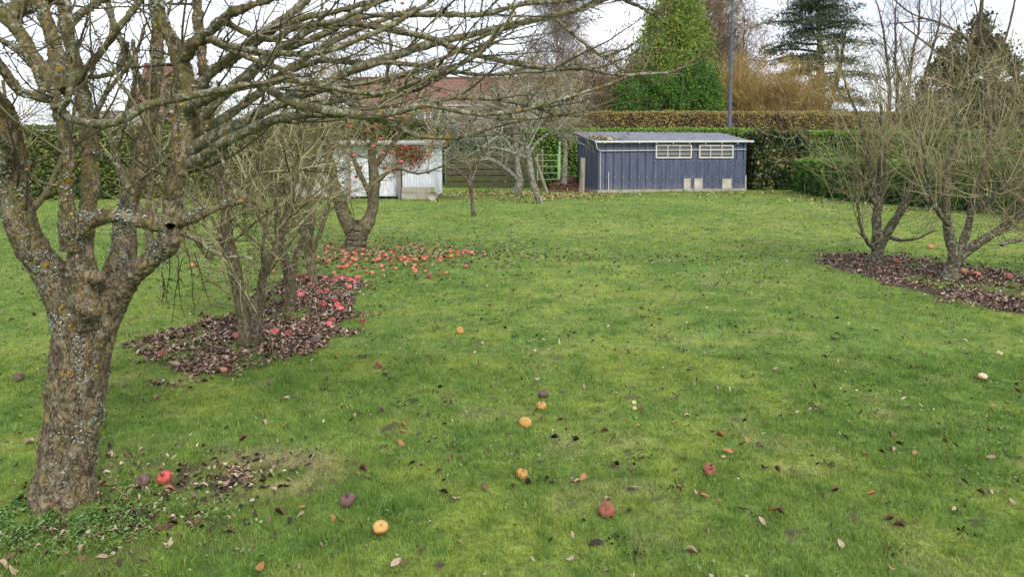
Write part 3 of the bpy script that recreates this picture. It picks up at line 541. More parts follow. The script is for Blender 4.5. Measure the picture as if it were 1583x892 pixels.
        [(280, 360, D - .2, 4), (310, 372, D - .25, 3.2), (345, 392, D - .25, 2.6), (400, 398, D - .2, 1.5)],
        [(205, 300, D + .1, 5), (180, 250, D + .1, 5), (190, 190, D + .1, 4), (210, 120, D + .1, 3.5), (205, 60, D + .1, 3)],
        [(230, 150, D + .3, 6), (205, 100, D + .3, 5), (180, 50, D + .3, 5), (160, -10, D + .3, 4)],
        [(140, 190, D + .1, 6), (165, 140, D + .1, 3.4), (200, 90, D + .1, 2.6), (225, 30, D + .1, 2)],
        [(22, 240, D - .2, 8), (0, 210, D - .3, 6), (-30, 180, D - .4, 5)],
    ]
    Ps, Rs = [], []
    for l in BR:
        P, R = resample(l, 72, r, 0.012); R = R * (1 + 0.20 * (r.rand(72) - .5) * 2) * (1 + 0.35 * (r.rand(72) > .93)); R[1:-1] = (R[:-2] + 2 * R[1:-1] + R[2:]) / 4
        mb = MB(); mb.tubes(P[None], R[None], 10, 0, lump=0.16, rng=r, cap=True); mb.build('branch', M_bark_l, t); Ps.append(P); Rs.append(R)
    Ps = np.stack(Ps); Rs = np.stack(Rs); BP = np.stack([resample(l, 48)[0] for l in big[1:]]); BRd = np.stack([resample(l, 48)[1] for l in big[1:]])
    ok = lambda e: (e[:, 1] > 2.2) & ((e[:, 2] > 1.66) | ((e[:, 0] < -1.35) & (e[:, 2] > 1.0)))
    cr = MB()
    a1 = cut(*spawn(r, Ps, Rs, 9, (0.12, 0.75), (20, 60), (0.1, 1), 0.45, 8, 0.12, 0.14, 0.35, 0.0016, 0.005), ok); mk = a1[0][:, -1, 2] > a1[0][:, 0, 2] - .12; a1 = (a1[0][mk], a1[1][mk]); cr.tubes(*a1, 6, 0, r.rand(len(a1[0])) * .75)
    a2 = cut(*spawn(r, a1[0], a1[1], 5.5, (0.06, 0.28), (25, 65), (0.1, 1), 0.7, 6, 0.05, 0.16, 0.45, 0.0012, 0.003), ok); cr.tubes(*a2, 4, 0, r.rand(len(a2[0])) * .8)
    keep = [i for i in range(len(BP)) if i not in (6, 9)]
    a3 = cut(*spawn(r, BP[keep], BRd[keep], 13, (0.2, 1.2), (30, 80), (0.4, 1), 0.22, 9, 0.25, 0.12, 0.3, 0.002, 0.006), ok)
    mk = (a3[0][:, -1, 2] > a3[0][:, 0, 2] - .04) & (a3[0][:, -1, 2] > 1.5); a3 = (a3[0][mk], a3[1][mk]); cr.tubes(*a3, 6, 0, r.rand(len(a3[0])) * .75)
    a4 = cut(*spawn(r, a3[0], a3[1], 5, (0.1, 0.4), (25, 65), (0.1, 1), 0.6, 6, 0.1, 0.15, 0.4, 0.0012, 0.003), ok); cr.tubes(*a4, 4, 0, r.rand(len(a4[0])) * .7)
    for A, dn in ((Ps, 42), (a1[0], 26), (a3[0], 20), (a2[0], 10)):
        B = {id(Ps): Rs, id(a1[0]): a1[1], id(a3[0]): a3[1], id(a2[0]): a2[1]}[id(A)]
        sp, sr = spawn(r, A, B, dn, (0.008, 0.035), (50, 90), (0.05, 1), 0.6, 3, 0.1, 0.3, 0.85, 0.0016, 0.0035, 0); cr.tubes(sp, sr, 4, 0, r.rand(len(sp)) * 0.35)
        # fat buds at the spur ends
        s2 = sp[r.rand(len(sp)) < 0.35]; e = s2[:, -1]; d = unit(s2[:, -1] - s2[:, -2]); cr.tubes(np.stack([e, e + d * .004, e + d * .009], 1), np.tile([[.0022, .0036, .0012]], (len(e), 1)), 5, 0, np.full(len(e), .15))
    # drooping spray of twigs below the right-hand limb
    dr = []
    for (px, py, ex, ey) in [(262, 400, 265, 470), (275, 395, 290, 480), (290, 385, 300, 500), (300, 390, 325, 480), (250, 420, 255, 470), (282, 400, 262, 500)]:
        q = at(px, py, D + .1); e = at(ex, ey, D + .25); dr.append(resw([np.append(q, .0024), np.append((q + e) / 2 + r.randn(3) * .015, .002), np.append(e, .0013)], 12, r, .012))
    dP = np.stack([a for a, b in dr]); dR = np.stack([b for a, b in dr]); cr.tubes(dP, dR, 5, 0, np.full(len(dP), .1))
    s1 = spawn(r, dP, dR, 45, (0.01, 0.05), (40, 80), (0, 1), .7, 3, 0, .3, .7, .0014, .002, 0); cr.tubes(*s1, 4, 0, np.full(len(s1[0]), .1))
    cr.build('crown', M_tw_h, t)
    # lichen scales standing off the bark
    mb = MB(); tgt = [resample(l, 60) for l in big]; TW = sum(np.sum(R[1:] * np.linalg.norm(np.diff(P, axis=0), axis=1)) for P, R in tgt)
    for kind, n, mat in (('grey', 22000, 0), ('yellow', 7000, 1)):
        for P, R in tgt:
            m_ = int(n * np.sum(R[1:] * np.linalg.norm(np.diff(P, axis=0), axis=1)) / TW); i = r.randint(2, 58, m_); th = r.rand(m_) * 6.283; tan = unit(P[i + 1] - P[i - 1]); e1 = unit(np.cross(tan, np.array([0.3, 1, .1]))); e2 = np.cross(tan, e1)
            nn = np.cos(th)[:, None] * e1 + np.sin(th)[:, None] * e2; c = P[i] + tan * (r.rand(m_)[:, None] - .5) * .05 + nn * (R[i] * 1.0 + .004)[:, None]
            g = fbm(c[:, 0] * 1.0 + c[:, 1] * .7 + mat * 9, c[:, 2] + c[:, 1] * .3, 0.10, 3 + mat, 2); k = (nn[:, 1] < 0.55) & (g > (0.60 if mat == 0 else 0.655)); c = c[k]; nn = nn[k]; q = len(c)
            if not q: continue
            s = (0.0018 + .0032 * r.rand(q))[:, None]; a = unit(np.cross(nn, r.randn(q, 3))); b_ = np.cross(nn, a); tip = nn * s * 0.8
            V = np.stack([c - a * s - b_ * s * .6 + tip * r.rand(q, 1), c + a * s - b_ * s * .7 + tip * r.rand(q, 1), c + a * s * .8 + b_ * s + tip * r.rand(q, 1), c - a * s * .9 + b_ * s * .8 + tip], 1)
            mb.add(V, np.arange(q)[:, None] * 4 + np.array([[0, 1, 2, 3]]), mat, np.repeat(r.rand(q), 4))
    ml = leafmat('grey_lichen', [(0, (0.13, 0.15, 0.12, 1)), (0.6, (0.26, 0.30, 0.25, 1)), (1, (0.40, 0.44, 0.38, 1))], 0.95, 0, 0.1)
    my = leafmat('yellow_lichen', [(0, (0.20, 0.12, 0.01, 1)), (0.6, (0.36, 0.24, 0.02, 1)), (1, (0.5, 0.38, 0.05, 1))], 0.95, 0, 0.1)
    o = mb.build('lichen', [ml, my], t); o['kind'] = 'stuff'
hero()

# ------------------------------------------------------------------ apples
def apple_mesh(name, mat, seed, squash=1.0, dent=0.0, radius=0.5):
    r = np.random.RandomState(seed); nu, nv = 20, 13; V = []
    for j in range(nv):
        f = math.pi * (j / (nv - 1)) ** 1.0
        for i in range(nu):
            a = 2 * math.pi * i / nu; rad = math.sin(f) ** 0.9 * (1 + 0.10 * math.cos(f)); z = math.cos(f) * 0.84
            z -= 0.42 * math.exp(-(rad / 0.30) ** 2) * (1 if j < nv / 2 else -0.45)
            lob = 1 + 0.03 * math.cos(5 * a) * (0.5 - 0.5 * math.cos(f)) + dent * math.sin(2 * a + seed) * 0.5
            V.append((rad * lob * math.cos(a), rad * lob * math.sin(a), z * squash))
    F = [[j * nu + i, j * nu + (i + 1) % nu, (j + 1) * nu + (i + 1) % nu, (j + 1) * nu + i] for j in range(nv - 1) for i in range(nu)]
    mb = MB(); mb.add(np.array(V) * radius + r.randn(len(V), 3) * 0.004, F)
    me = mb.mesh(name); me.materials.append(mat); return me
def applemat(name, c1, c2, spot=(0.05, 0.025, 0.012, 1), spots=0.0, rough=0.35, blush=None):
    m, N, L, b = newmat(name, rough, 0.5); p = pos(N, True); oi = N.new('ShaderNodeObjectInfo')
    ad = N.new('ShaderNodeVectorMath'); L.new(p, ad.inputs[0]); sc_ = N.new('ShaderNodeVectorMath'); sc_.operation = 'SCALE'; sc_.inputs[0].default_value = (17, 11, 7); L.new(oi.outputs['Random'], sc_.inputs['Scale']); L.new(sc_.outputs[0], ad.inputs[1])
    q = ad.outputs[0]; c = ramp(N, L, noise(N, L, mp(N, L, q, (1, 1, 0.4)), 3.2, 5, 0.6), [(0.35, c1), (0.65, c2)])
    if blush: c = mix(N, L, ramp(N, L, noise(N, L, q, 1.1, 1), [(0.46, B1), (0.53, W1)]), c, blush)
    if spots:
        v = N.new('ShaderNodeTexVoronoi'); v.inputs['Scale'].default_value = 2.1; L.new(q, v.inputs['Vector'])
        c = mix(N, L, ramp(N, L, math_(N, L, 'ADD', v.outputs['Distance'], math_(N, L, 'MULTIPLY', noise(N, L, q, 6, 3), 0.25)), [(0.21 + spots * .22, W1), (0.26 + spots * .22, B1)]), c, spot)
    L.new(c, b.inputs['Base Color']); c = mix(N, L, ramp(N, L, noise(N, L, q, 2.4, 4), [(0.58, B1), (0.66, (0.75, 0.75, 0.75, 1))]), c, tuple(np.array(c1) * np.array([.5, .55, .6, 1]))[:3] + (1,)); L.new(c, b.inputs['Base Color']); bump(N, L, b, noise(N, L, q, 9, 5), 0.2 + spots, 0.04); return m
MA = {
    'red': applemat('red_apple_skin', (0.36, 0.035, 0.030, 1), (0.60, 0.12, 0.08, 1), spots=0.12),
    'pink': applemat('pink_apple_skin', (0.46, 0.065, 0.065, 1), (0.62, 0.17, 0.14, 1), spots=0.1, rough=.45),
    'coral': applemat('coral_apple_skin', (0.52, 0.13, 0.07, 1), (0.62, 0.28, 0.14, 1), spots=0.25, rough=0.5),
    'yellow': applemat('yellow_apple_skin', (0.52, 0.27, 0.055, 1), (0.62, 0.38, 0.10, 1), spots=0.42),
    'brown': applemat('rotten_apple_skin', (0.085, 0.045, 0.035, 1), (0.17, 0.10, 0.08, 1), spots=0.2, rough=0.6),
    'russet': applemat('russet_apple_skin', (0.30, 0.085, 0.05, 1), (0.42, 0.15, 0.085, 1), spots=0.55, rough=0.5),
    'half': applemat('half_rotten_skin', (0.50, 0.28, 0.07, 1), (0.58, 0.36, 0.12, 1), blush=(0.20, 0.075, 0.035, 1), rough=0.45),
    'dusk': applemat('dull_red_skin', (0.24, 0.045, 0.04, 1), (0.36, 0.09, 0.07, 1), spots=0.3, rough=0.5),
    'pale': applemat('pale_apple_skin', (0.55, 0.42, 0.22, 1), (0.62, 0.50, 0.30, 1), spots=0.1, rough=0.5),
}
AM = {k: [apple_mesh('apple_body', m, 3 * i + s, sq, dn) for s, (sq, dn) in enumerate([(1, 0.02), (0.93, 0.05), (0.86, 0.08)])] for i, (k, m) in enumerate(MA.items())}
_st = MB(); _st.tubes(np.array([[[0, 0, .24], [.03, .02, .40], [.09, .05, .56]]]), np.array([[.022, .022, .035]]), 6); STALK = _st.mesh('stalk'); STALK.materials.append(M_tw_d)
def apple(kind, p, size, r, label, group, parent=None, stalk=False, name=None):
    o = bpy.data.objects.new(name or ('fallen_apple' if parent is None else 'apple'), AM[kind][r.randint(3)]); COL.objects.link(o)
    o.scale = (size, size, size); o.rotation_euler = (r.rand() * 1.5 - .2, r.rand() * .8 - .4, r.rand() * 1.2 - .6)
    if parent is None:
        o.location = (p[0], p[1], p[2] + size * 0.34); tag(o, label, 'apple', group)
    else:
        o.parent = parent; o.location = tuple(np.array(p) - np.array(parent.location)); o.rotation_euler = (r.rand() * .5 - .25, r.rand() * .5 - .25, r.rand() * 6.28)
    if stalk:
        s = bpy.data.objects.new('stalk', STALK); COL.objects.link(s); s.parent = o
    return o
WF = {'pink': 'pink', 'red': 'red', 'coral': 'orange', 'dusk': 'dull'}
def fallen():
    r = np.random.RandomState(8)
    for kind, px, py, w, lab in [
        ('half', 588, 829, 26, 'yellow apple with one brown half, lowest apple on the lawn'),
        ('brown', 537, 785, 25, 'dark brown rotten apple on the lawn beside the half-brown yellow apple'),
        ('yellow', 807, 743, 20, 'yellow apple with two peck holes, third of the line on open lawn'),
        ('yellow', 812, 662, 20, 'yellow apple with dark core hole, middle of the lawn line'),
        ('yellow', 837, 635, 17, 'yellow apple right in front of the grey-brown withered apple'),
        ('brown', 840, 616, 16, 'greyish brown withered apple at the top of the yellow apple line'),
        ('russet', 938, 804, 27, 'dull red pecked apple with a torn dark hollow on the near lawn'),
        ('russet', 1096, 737, 21, 'dull red apple with grey shoulder, alone on the right lawn'),
        ('red', 255, 747, 23, 'bright red apple on the grass right of the thick trunk'),
        ('brown', 220, 753, 24, 'purplish brown rotten apple between thick trunk and bright red apple'),
        ('brown', 30, 588, 17, 'dark rotten apple on the grass left of the thick trunk'),
        ('pink', 366, 524, 12, 'pink apple in the leaf bed left of the forked stem'),
        ('coral', 345, 577, 13, 'orange apple at the front edge of the leaf bed'),
        ('brown', 488, 532, 15, 'dark brown apple near the right edge of the leaf bed'),
        ('brown', 416, 510, 14, 'brown apple in the leaf bed right of the forked stem'),
        ('dusk', 249, 552, 13, 'dull reddish apple at the left end of the leaf bed'),
        ('yellow', 711, 516, 12, 'small yellow apple alone on the middle lawn'),
        ('pale', 1519, 587, 14, 'pale apple half far right on the lawn'),
        ('pale', 1545, 548, 9, 'small pale apple piece near the right lawn edge'),
        ('pale', 980, 627, 6, 'tiny cream crab apple right of the yellow apple line'),
        ('pale', 981, 636, 7, 'tiny yellow crab apple just below the cream one'),
        ('russet', 585, 569, 12, 'broken reddish apple on the grass below the leaf bed corner'),
        ('russet', 560, 502, 11, 'crushed red apple on the grass right of the leaf bed'),
        ('red', 1385, 407, 11, 'red apple in the right bed beside the nearer grey stem'),
        ('coral', 1490, 424, 13, 'orange red apple right of the rightmost trunk base'),
        ('coral', 1438, 384, 13, 'orange apple on the grass behind the right bed'),
        ('coral', 1510, 428, 12, 'orange apple half buried in the right bed litter'),
        ('dusk', 1560, 432, 12, 'dull red apple at the right end of the right bed'),
        ('pink', 526, 482, 12, 'bright pink red apple in the leaf bed, lowest of the right cluster'),
        ('pink', 465, 461, 12, 'bright red apple in the leaf bed right of the second stem'),
        ('pink', 553, 433, 11, 'pink apple at the far right corner of the leaf bed'),
        ('coral', 341, 396, 10, 'orange apple on the grass behind the forked stem'),
        ('coral', 297, 414, 9, 'coral apple on the grass, left of the forked stem'),
        ('coral', 409, 425, 10, 'orange apple on the grass behind the leaf bed'),
    ]:
        p = gp(px, py); p[2] = hgt(p[0], p[1]); near = p[1] < 6
        apple(kind, p, min(max(w * p[1] / FPX, 0.03) * (1.0 if near else 1.05), 0.09), r, lab, None, stalk=near and r.rand() < .5)
    bed = [(479, 443), (515, 437), (520, 434), (534, 433), (541, 435), (547, 438), (505, 452), (500, 474), (521, 475), (517, 467), (540, 447), (503, 432), (470, 428), (476, 432), (462, 430), (495, 456), (425, 518), (446, 520), (513, 500), (508, 506), (528, 433)]
    for px, py in bed:
        p = gp(px, py); k = ['pink', 'red', 'dusk'][r.randint(3)]; apple(k, p, 0.065 + .012 * r.rand(), r, WF[k] + ' windfall apple in the leaf bed ' + ('between the slim stems' if px < 500 else 'toward its far right corner'), 'red windfalls in the left leaf bed')
    spots = [(600, 402), (578, 404), (566, 403), (615, 399), (625, 400), (588, 393), (560, 396), (545, 402), (535, 400), (530, 407), (660, 400), (672, 398), (690, 392), (700, 390), (706, 392), (715, 391), (722, 391), (728, 393), (698, 398), (654, 402), (663, 390), (643, 404), (680, 405), (679, 427), (690, 424), (612, 417), (730, 392), (628, 407), (606, 404), (641, 413)]
    while len(spots) < 125:
        c = [(590, 400, 60, 9), (660, 394, 45, 8), (530, 400, 28, 10), (620, 410, 50, 10), (560, 385, 50, 6)][r.randint(5)]; spots.append((c[0] + r.randn() * c[2] * .95, c[1] + r.randn() * c[3] * 1.2))
    for px, py in spots:
        p = gp(px, max(py, 366)); k = ['pink', 'red', 'coral', 'coral', 'dusk'][r.randint(5)]
        apple(k, p, 0.048 + .022 * r.rand(), r, WF[k] + ' windfall apple on the grass ' + ('left of the fruiting tree trunk' if px < 535 else 'just in front of the fruiting tree trunk' if px < 585 else 'right of the fruiting tree trunk' if px < 620 else 'well right of the fruiting tree trunk' if px < 670 else 'at the far right end of the windfalls') + (', farthest rows' if py < 392 else ', nearest rows' if py > 406 else ''), 'red windfalls under the fruiting tree')
fallen()

# ------------------------------------------------------------------ loose leaves, each its own object
M_leafo = {}
for nm, a, b in (('brown', (0.09, 0.045, 0.028, 1), (0.20, 0.11, 0.07, 1)), ('pale', (0.32, 0.22, 0.16, 1), (0.46, 0.36, 0.27, 1)), ('dark', (0.018, 0.013, 0.012, 1), (0.05, 0.032, 0.028, 1)), ('orange', (0.30, 0.11, 0.045, 1), (0.42, 0.20, 0.09, 1))):
    M_leafo[nm] = simplemat(nm + '_dead_leaf', a, b, 3, 0.7, 6, 0.4, obj=True)
LAND = [(588, 829, 'half-brown yellow apple'), (537, 785, 'dark rotten apple'), (807, 743, 'lowest plain yellow apple'), (812, 662, 'middle yellow apple'), (840, 616, 'grey withered apple'), (938, 804, 'torn dull red apple'), (1096, 737, 'dull red right apple'), (255, 747, 'bright red apple'), (30, 588, 'rotten apple left of trunk'), (711, 516, 'lone small yellow apple'), (1519, 587, 'larger pale apple'), (98, 780, 'thick trunk'), (400, 560, 'left leaf bed'), (1400, 430, 'right leaf bed'), (570, 505, 'crushed red apple'), (980, 632, 'cream crab apples')]
def loose_leaves():
    r = np.random.RandomState(77); ms = {}
    for nm in M_leafo:
        for i, (V, F) in enumerate(LT):
            mb = MB(); mb.add(V * 0.5, F); mb.tubes(np.array([[[.48, 0, V[:, 2].min() * .5 + .05], [.62, .03, .06], [.74, .05, .10]]]), np.array([[.012, .01, .01]]), 4); me = mb.mesh('leaf_blade'); me.materials.append(M_leafo[nm]); ms[nm, i] = me
    def put(px, py, s, nm):
        p = gp(px, py); o = bpy.data.objects.new('fallen_leaf', ms[nm, r.randint(6)]); COL.objects.link(o)
        o.location = (p[0], p[1], hgt(p[0], p[1]) + 0.014); o.scale = (s, s * (0.8 + .4 * r.rand()), s); o.rotation_euler = (r.randn() * .3, r.randn() * .25, r.rand() * 6.28)
        w = {'brown': 'curled brown fallen leaf', 'pale': 'pale tan fallen leaf', 'dark': 'blackened fallen leaf', 'orange': 'orange brown fallen leaf'}[nm]
        lx, ly, ln = min(LAND, key=lambda q: (q[0] - px) ** 2 + (2 * (q[1] - py)) ** 2); dx, dy = px - lx, 2 * (py - ly); h = 'right' if dx > 0 else 'left'; v = 'in front' if dy > 0 else 'behind'
        rel = h + ' of' if abs(dx) > 2 * abs(dy) else ('in front of' if dy > 0 else 'behind') if abs(dy) > 2 * abs(dx) else v + ' and ' + h + ' of'
        d = math.hypot(dx, dy); far = 'close ' if d < 70 else 'well ' if d > 190 else ''
        tag(o, ('small ' if s < .042 else 'large ' if s > .055 else '') + w + ' ' + far + rel + ' the ' + ln, 'leaf', 'fallen leaves strewn over the open lawn')
    for q in [(243, 622, 'pale'), (458, 618, 'pale'), (408, 658, 'pale'), (416, 597, 'brown'), (530, 815, 'orange'), (518, 812, 'orange'), (612, 880, 'pale'), (625, 884, 'brown'), (750, 762, 'brown'), (818, 757, 'dark'), (857, 683, 'dark'), (920, 641, 'dark'), (935, 673, 'brown'), (978, 764, 'pale'), (901, 747, 'orange'), (1106, 608, 'pale'), (1125, 704, 'orange'), (1087, 775, 'orange'), (1078, 773, 'pale'), (1195, 798, 'orange'), (1205, 800, 'brown'), (1148, 796, 'brown'), (1290, 766, 'brown'), (1378, 700, 'pale'), (1389, 820, 'brown'), (1532, 713, 'pale'), (1568, 785, 'pale'), (1530, 770, 'pale'), (1299, 850, 'pale'), (1345, 772, 'orange'), (1048, 489, 'dark'), (1288, 526, 'dark'), (1500, 560, 'dark'), (921, 851, 'dark'), (1068, 864, 'pale'), (880, 876, 'pale'), (400, 886, 'orange'), (233, 833, 'brown'), (245, 826, 'brown'), (262, 762, 'orange'), (350, 830, 'dark'), (358, 829, 'brown'), (325, 826, 'dark'), (125, 856, 'pale'), (70, 862, 'brown'), (60, 850, 'pale'), (12, 868, 'brown'), (5, 878, 'pale'), (45, 692, 'pale'), (375, 686, 'brown'), (170, 710, 'pale'), (196, 712, 'brown'), (1042, 615, 'brown'), (992, 640, 'brown'), (988, 664, 'orange'), (1262, 634, 'pale'), (1113, 680, 'orange'), (1154, 686, 'orange')]:
        put(q[0], q[1], 0.045 + .02 * r.rand(), q[2])
    n = 0
    while n < 205:
        y = (3 + 8 * r.rand() ** 1.3); x = (r.rand() * 2 - 1) * .72 * y; s = fields(np.array([x]), np.array([y]))[0][0]
        if s > .5: continue
        px = CX + FPX * x / y; py = 240 + FPX * HC / y
        if 55 < px < 150 and py > 540: continue
        put(px, py, 0.028 + .03 * r.rand(), ['brown', 'pale', 'dark', 'orange', 'brown', 'dark'][r.randint(6)]); n += 1
loose_leaves()

# ------------------------------------------------------------------ thicket of apple trees at left
LV = lambda *a: list(a)
def below(zmax=9, zmin=0.25): return lambda e: (e[:, 2] < zmax) & (e[:, 2] > zmin)
def mids():
    THIN[0] = 0.82
    r = np.random.RandomState(31)
    lv = [dict(dens=11, L=(0.35, 1.1), ang=(25, 75), t=(0.22, 1), rr=0.35, k=9, up=0.18, wig=0.12, rmin=0.0035, rmax=0.011, sides=5),
          dict(dens=12, L=(0.2, 0.7), ang=(25, 65), t=(0.1, 1), rr=0.5, k=7, up=0.10, wig=0.16, rmin=0.0030, rmax=0.006, sides=4),
          dict(dens=13, L=(0.08, 0.32), ang=(30, 70), t=(0.1, 1), rr=0.6, k=5, up=0.0, wig=0.18, rmin=0.0022, rmax=0.0035, sides=3)]
    def q(l, D): return [(a, b, D + d, w) for a, b, d, w in l]
    D = 5.76
    tree('apple_tree', 'slim forked apple tree rising from the front of the left leaf bed', [
        q([(384, 545, 0, 15), (380, 500, 0, 13), (372, 460, 0, 12), (362, 410, .05, 12), (351, 350, .05, 11), (346, 300, .05, 9), (338, 240, 0, 7), (330, 170, -.1, 4)], D),
        q([(393, 540, 0, 9), (399, 480, 0, 9), (413, 415, .05, 8), (438, 372, .1, 8), (455, 310, .1, 7), (468, 250, .15, 5), (478, 180, .2, 3)], D),
        q([(388, 530, 0, 4), (404, 470, -.05, 3), (410, 400, -.1, 2.6), (424, 330, -.1, 2)], D),
        q([(346, 310, 0, 7), (372, 285, .1, 6), (395, 250, .2, 5), (400, 180, .2, 3)], D),
        q([(358, 400, 0, 6), (335, 385, -.1, 5), (318, 400, -.15, 3.4), (280, 340, -.2, 2.5)], D),
        q([(365, 420, 0, 5), (350, 398, .3, 3.5), (330, 340, .4, 3), (300, 300, .5, 2)], D),
    ], [M_bark_m, M_tw_m], r, [dict(lv[0], dens=13), dict(lv[1], dens=12), dict(lv[2], dens=12)], spur=8, cutfn=below(2.9, 0.45))
    D = 7.05
    tree('apple_tree', 'slender apple tree second in the left leaf bed, grey single stem', [
        q([(448, 489, 0, 11), (447, 450, 0, 9.5), (440, 410, 0, 9), (430, 370, 0, 7), (425, 320, 0, 6), (415, 250, 0, 4), (410, 190, 0, 3)], D),
        q([(447, 440, 0, 8), (458, 400, .1, 6), (470, 360, .15, 5), (478, 300, .2, 4.6), (486, 240, .3, 3.6), (492, 180, .3, 2)], D),
        q([(440, 400, 0, 5), (410, 360, .2, 4), (390, 310, .3, 3.4), (375, 240, .3, 2)], D),
    ], [M_bark_m, M_tw_m], r, lv, spur=5, cutfn=below(3.0, 0.5))
    D = 8.6
    tree('apple_tree', 'thin leaning apple tree at the back of the left leaf bed', [
        q([(486, 444, 0, 9), (481, 415, 0, 7), (477, 385, 0, 6), (482, 345, 0, 5), (478, 300, 0, 4), (470, 220, 0, 3)], D),
        q([(480, 395, 0, 5), (500, 350, .1, 4), (514, 300, .2, 3.4), (524, 240, .3, 2.4)], D),
        q([(478, 380, 0, 4), (455, 340, .2, 3.4), (440, 280, .3, 3), (430, 200, .3, 2)], D),
    ], [M_bark_m, M_tw_m], r, lv, spur=3, cutfn=below(3.3, 0.6))
    # fruiting tree
    D = 11.75
    t, ap = tree('apple_tree', 'fruiting apple tree with red apples still hanging from bare twigs', [
        q([(548, 393, 0, 27), (548, 382, 0, 21), (549, 368, 0, 19), (550, 354, 0, 19), (551, 345, 0, 13)], D),
        q([(547, 364, 0, 14), (533, 334, 0, 12.5), (520, 298, 0, 10), (509, 260, 0, 8.5), (500, 215, .1, 6.5), (490, 170, .2, 4), (478, 110, .3, 2)], D),
        q([(552, 366, 0, 14), (567, 346, 0, 13), (575, 325, 0, 11), (577, 300, 0, 10), (579, 275, 0, 9), (575, 235, 0, 8), (581, 190, 0, 6), (592, 130, 0, 4), (604, 60, 0, 2)], D),
        q([(577, 310, 0, 7), (560, 275, -.2, 5), (545, 240, -.3, 4), (532, 190, -.4, 2.6), (520, 120, -.4, 1.6)], D),
        q([(577, 260, 0, 6), (604, 226, .2, 4), (632, 190, .3, 3), (655, 140, .4, 2)], D),
        q([(520, 305, 0, 6), (500, 285, .3, 5), (470, 240, .4, 4), (440, 180, .5, 2.4)], D),
        q([(578, 285, 0, 5), (610, 262, -.2, 3), (650, 270, -.3, 2), (690, 258, -.3, 1.4)], D),
    ], [M_bark_m, M_tw_m], r, [
        dict(dens=9, L=(0.6, 1.8), ang=(30, 80), t=(0.3, 1), rr=0.35, k=9, up=0.12, wig=0.13, rmin=0.006, rmax=0.014, sides=5),
        dict(dens=8, L=(0.3, 0.9), ang=(25, 65), t=(0.1, 1), rr=0.5, k=7, up=0.0, wig=0.15, rmin=0.0055, rmax=0.009, sides=4),
        dict(dens=9, L=(0.12, 0.5), ang=(30, 70), t=(0.1, 1), rr=0.6, k=5, up=-0.1, wig=0.18, rmin=0.0042, rmax=0.0055, sides=3)], cutfn=below(4.3, 0.9))
    ext = [(int(r.uniform(455, 672)), int(r.uniform(140, 285))) for _ in range(26)]
    for px, py in ext + [(626, 226), (578, 196), (588, 214), (540, 190), (532, 236), (525, 240), (519, 252), (530, 282), (526, 322), (580, 330), (592, 237), (620, 250), (664, 234), (662, 240), (665, 242), (662, 266), (630, 185), (555, 165), (640, 67), (642, 110), (535, 90), (551, 48), (515, 153), (507, 172), (485, 217), (500, 250), (484, 285), (512, 290), (551, 273), (558, 276), (518, 155), (622, 4), (567, 203), (610, 199), (604, 183), (548, 305), (472, 232), (606, 235)]:
        p = at(px, py, D + r.rand() * 1.0 - .5); apple(['red', 'red', 'coral', 'pink'][r.randint(4)], p, 0.062 + .02 * r.rand(), r, None, None, parent=t)
    D = 10.8
    tree('apple_tree', 'apple tree behind the thick foreground tree, its thin trunk seen through the fork', [
        q([(232, 401, 0, 8), (231, 370, 0, 7), (228, 330, 0, 6.5), (238, 270, 0, 5), (250, 200, 0, 4), (262, 120, 0, 3)], D),
        q([(229, 345, 0, 6), (205, 300, 0, 5), (178, 240, 0, 4), (165, 170, 0, 3)], D), q([(232, 330, 0, 5), (265, 290, .2, 4), (300, 230, .3, 3), (330, 150, .3, 2)], D),
    ], [M_bark_m, M_tw_m], r, [dict(lv[0], dens=10, L=(.5, 1.8), rmin=.006), dict(lv[1], dens=9, rmin=.004), dict(lv[2], dens=8, rmin=.003)], cutfn=below(3.9, 1.1))
    D = 13.0
    tree('apple_tree', 'bushy apple tree behind the left limb of the thick foreground tree', [
        q([(52, 372, 0, 8), (50, 345, 0, 7), (45, 310, 0, 6.5), (30, 260, 0, 5), (10, 190, 0, 4), (0, 120, 0, 3)], D),
        q([(48, 330, 0, 6), (75, 290, 0, 5), (100, 230, 0, 4), (120, 150, 0, 3)], D), q([(48, 320, 0, 5), (20, 290, .2, 4), (-20, 240, .3, 3), (-60, 180, .3, 2)], D),
    ], [M_bark_m, M_tw_m], r, [dict(lv[0], dens=9, L=(.6, 2.1), rmin=.008), dict(lv[1], dens=8, L=(.3, 1.0), rmin=.005), dict(lv[2], dens=7, rmin=.0035)], cutfn=below(4.3, 1.2))
    THIN[0] = 0.76
mids()

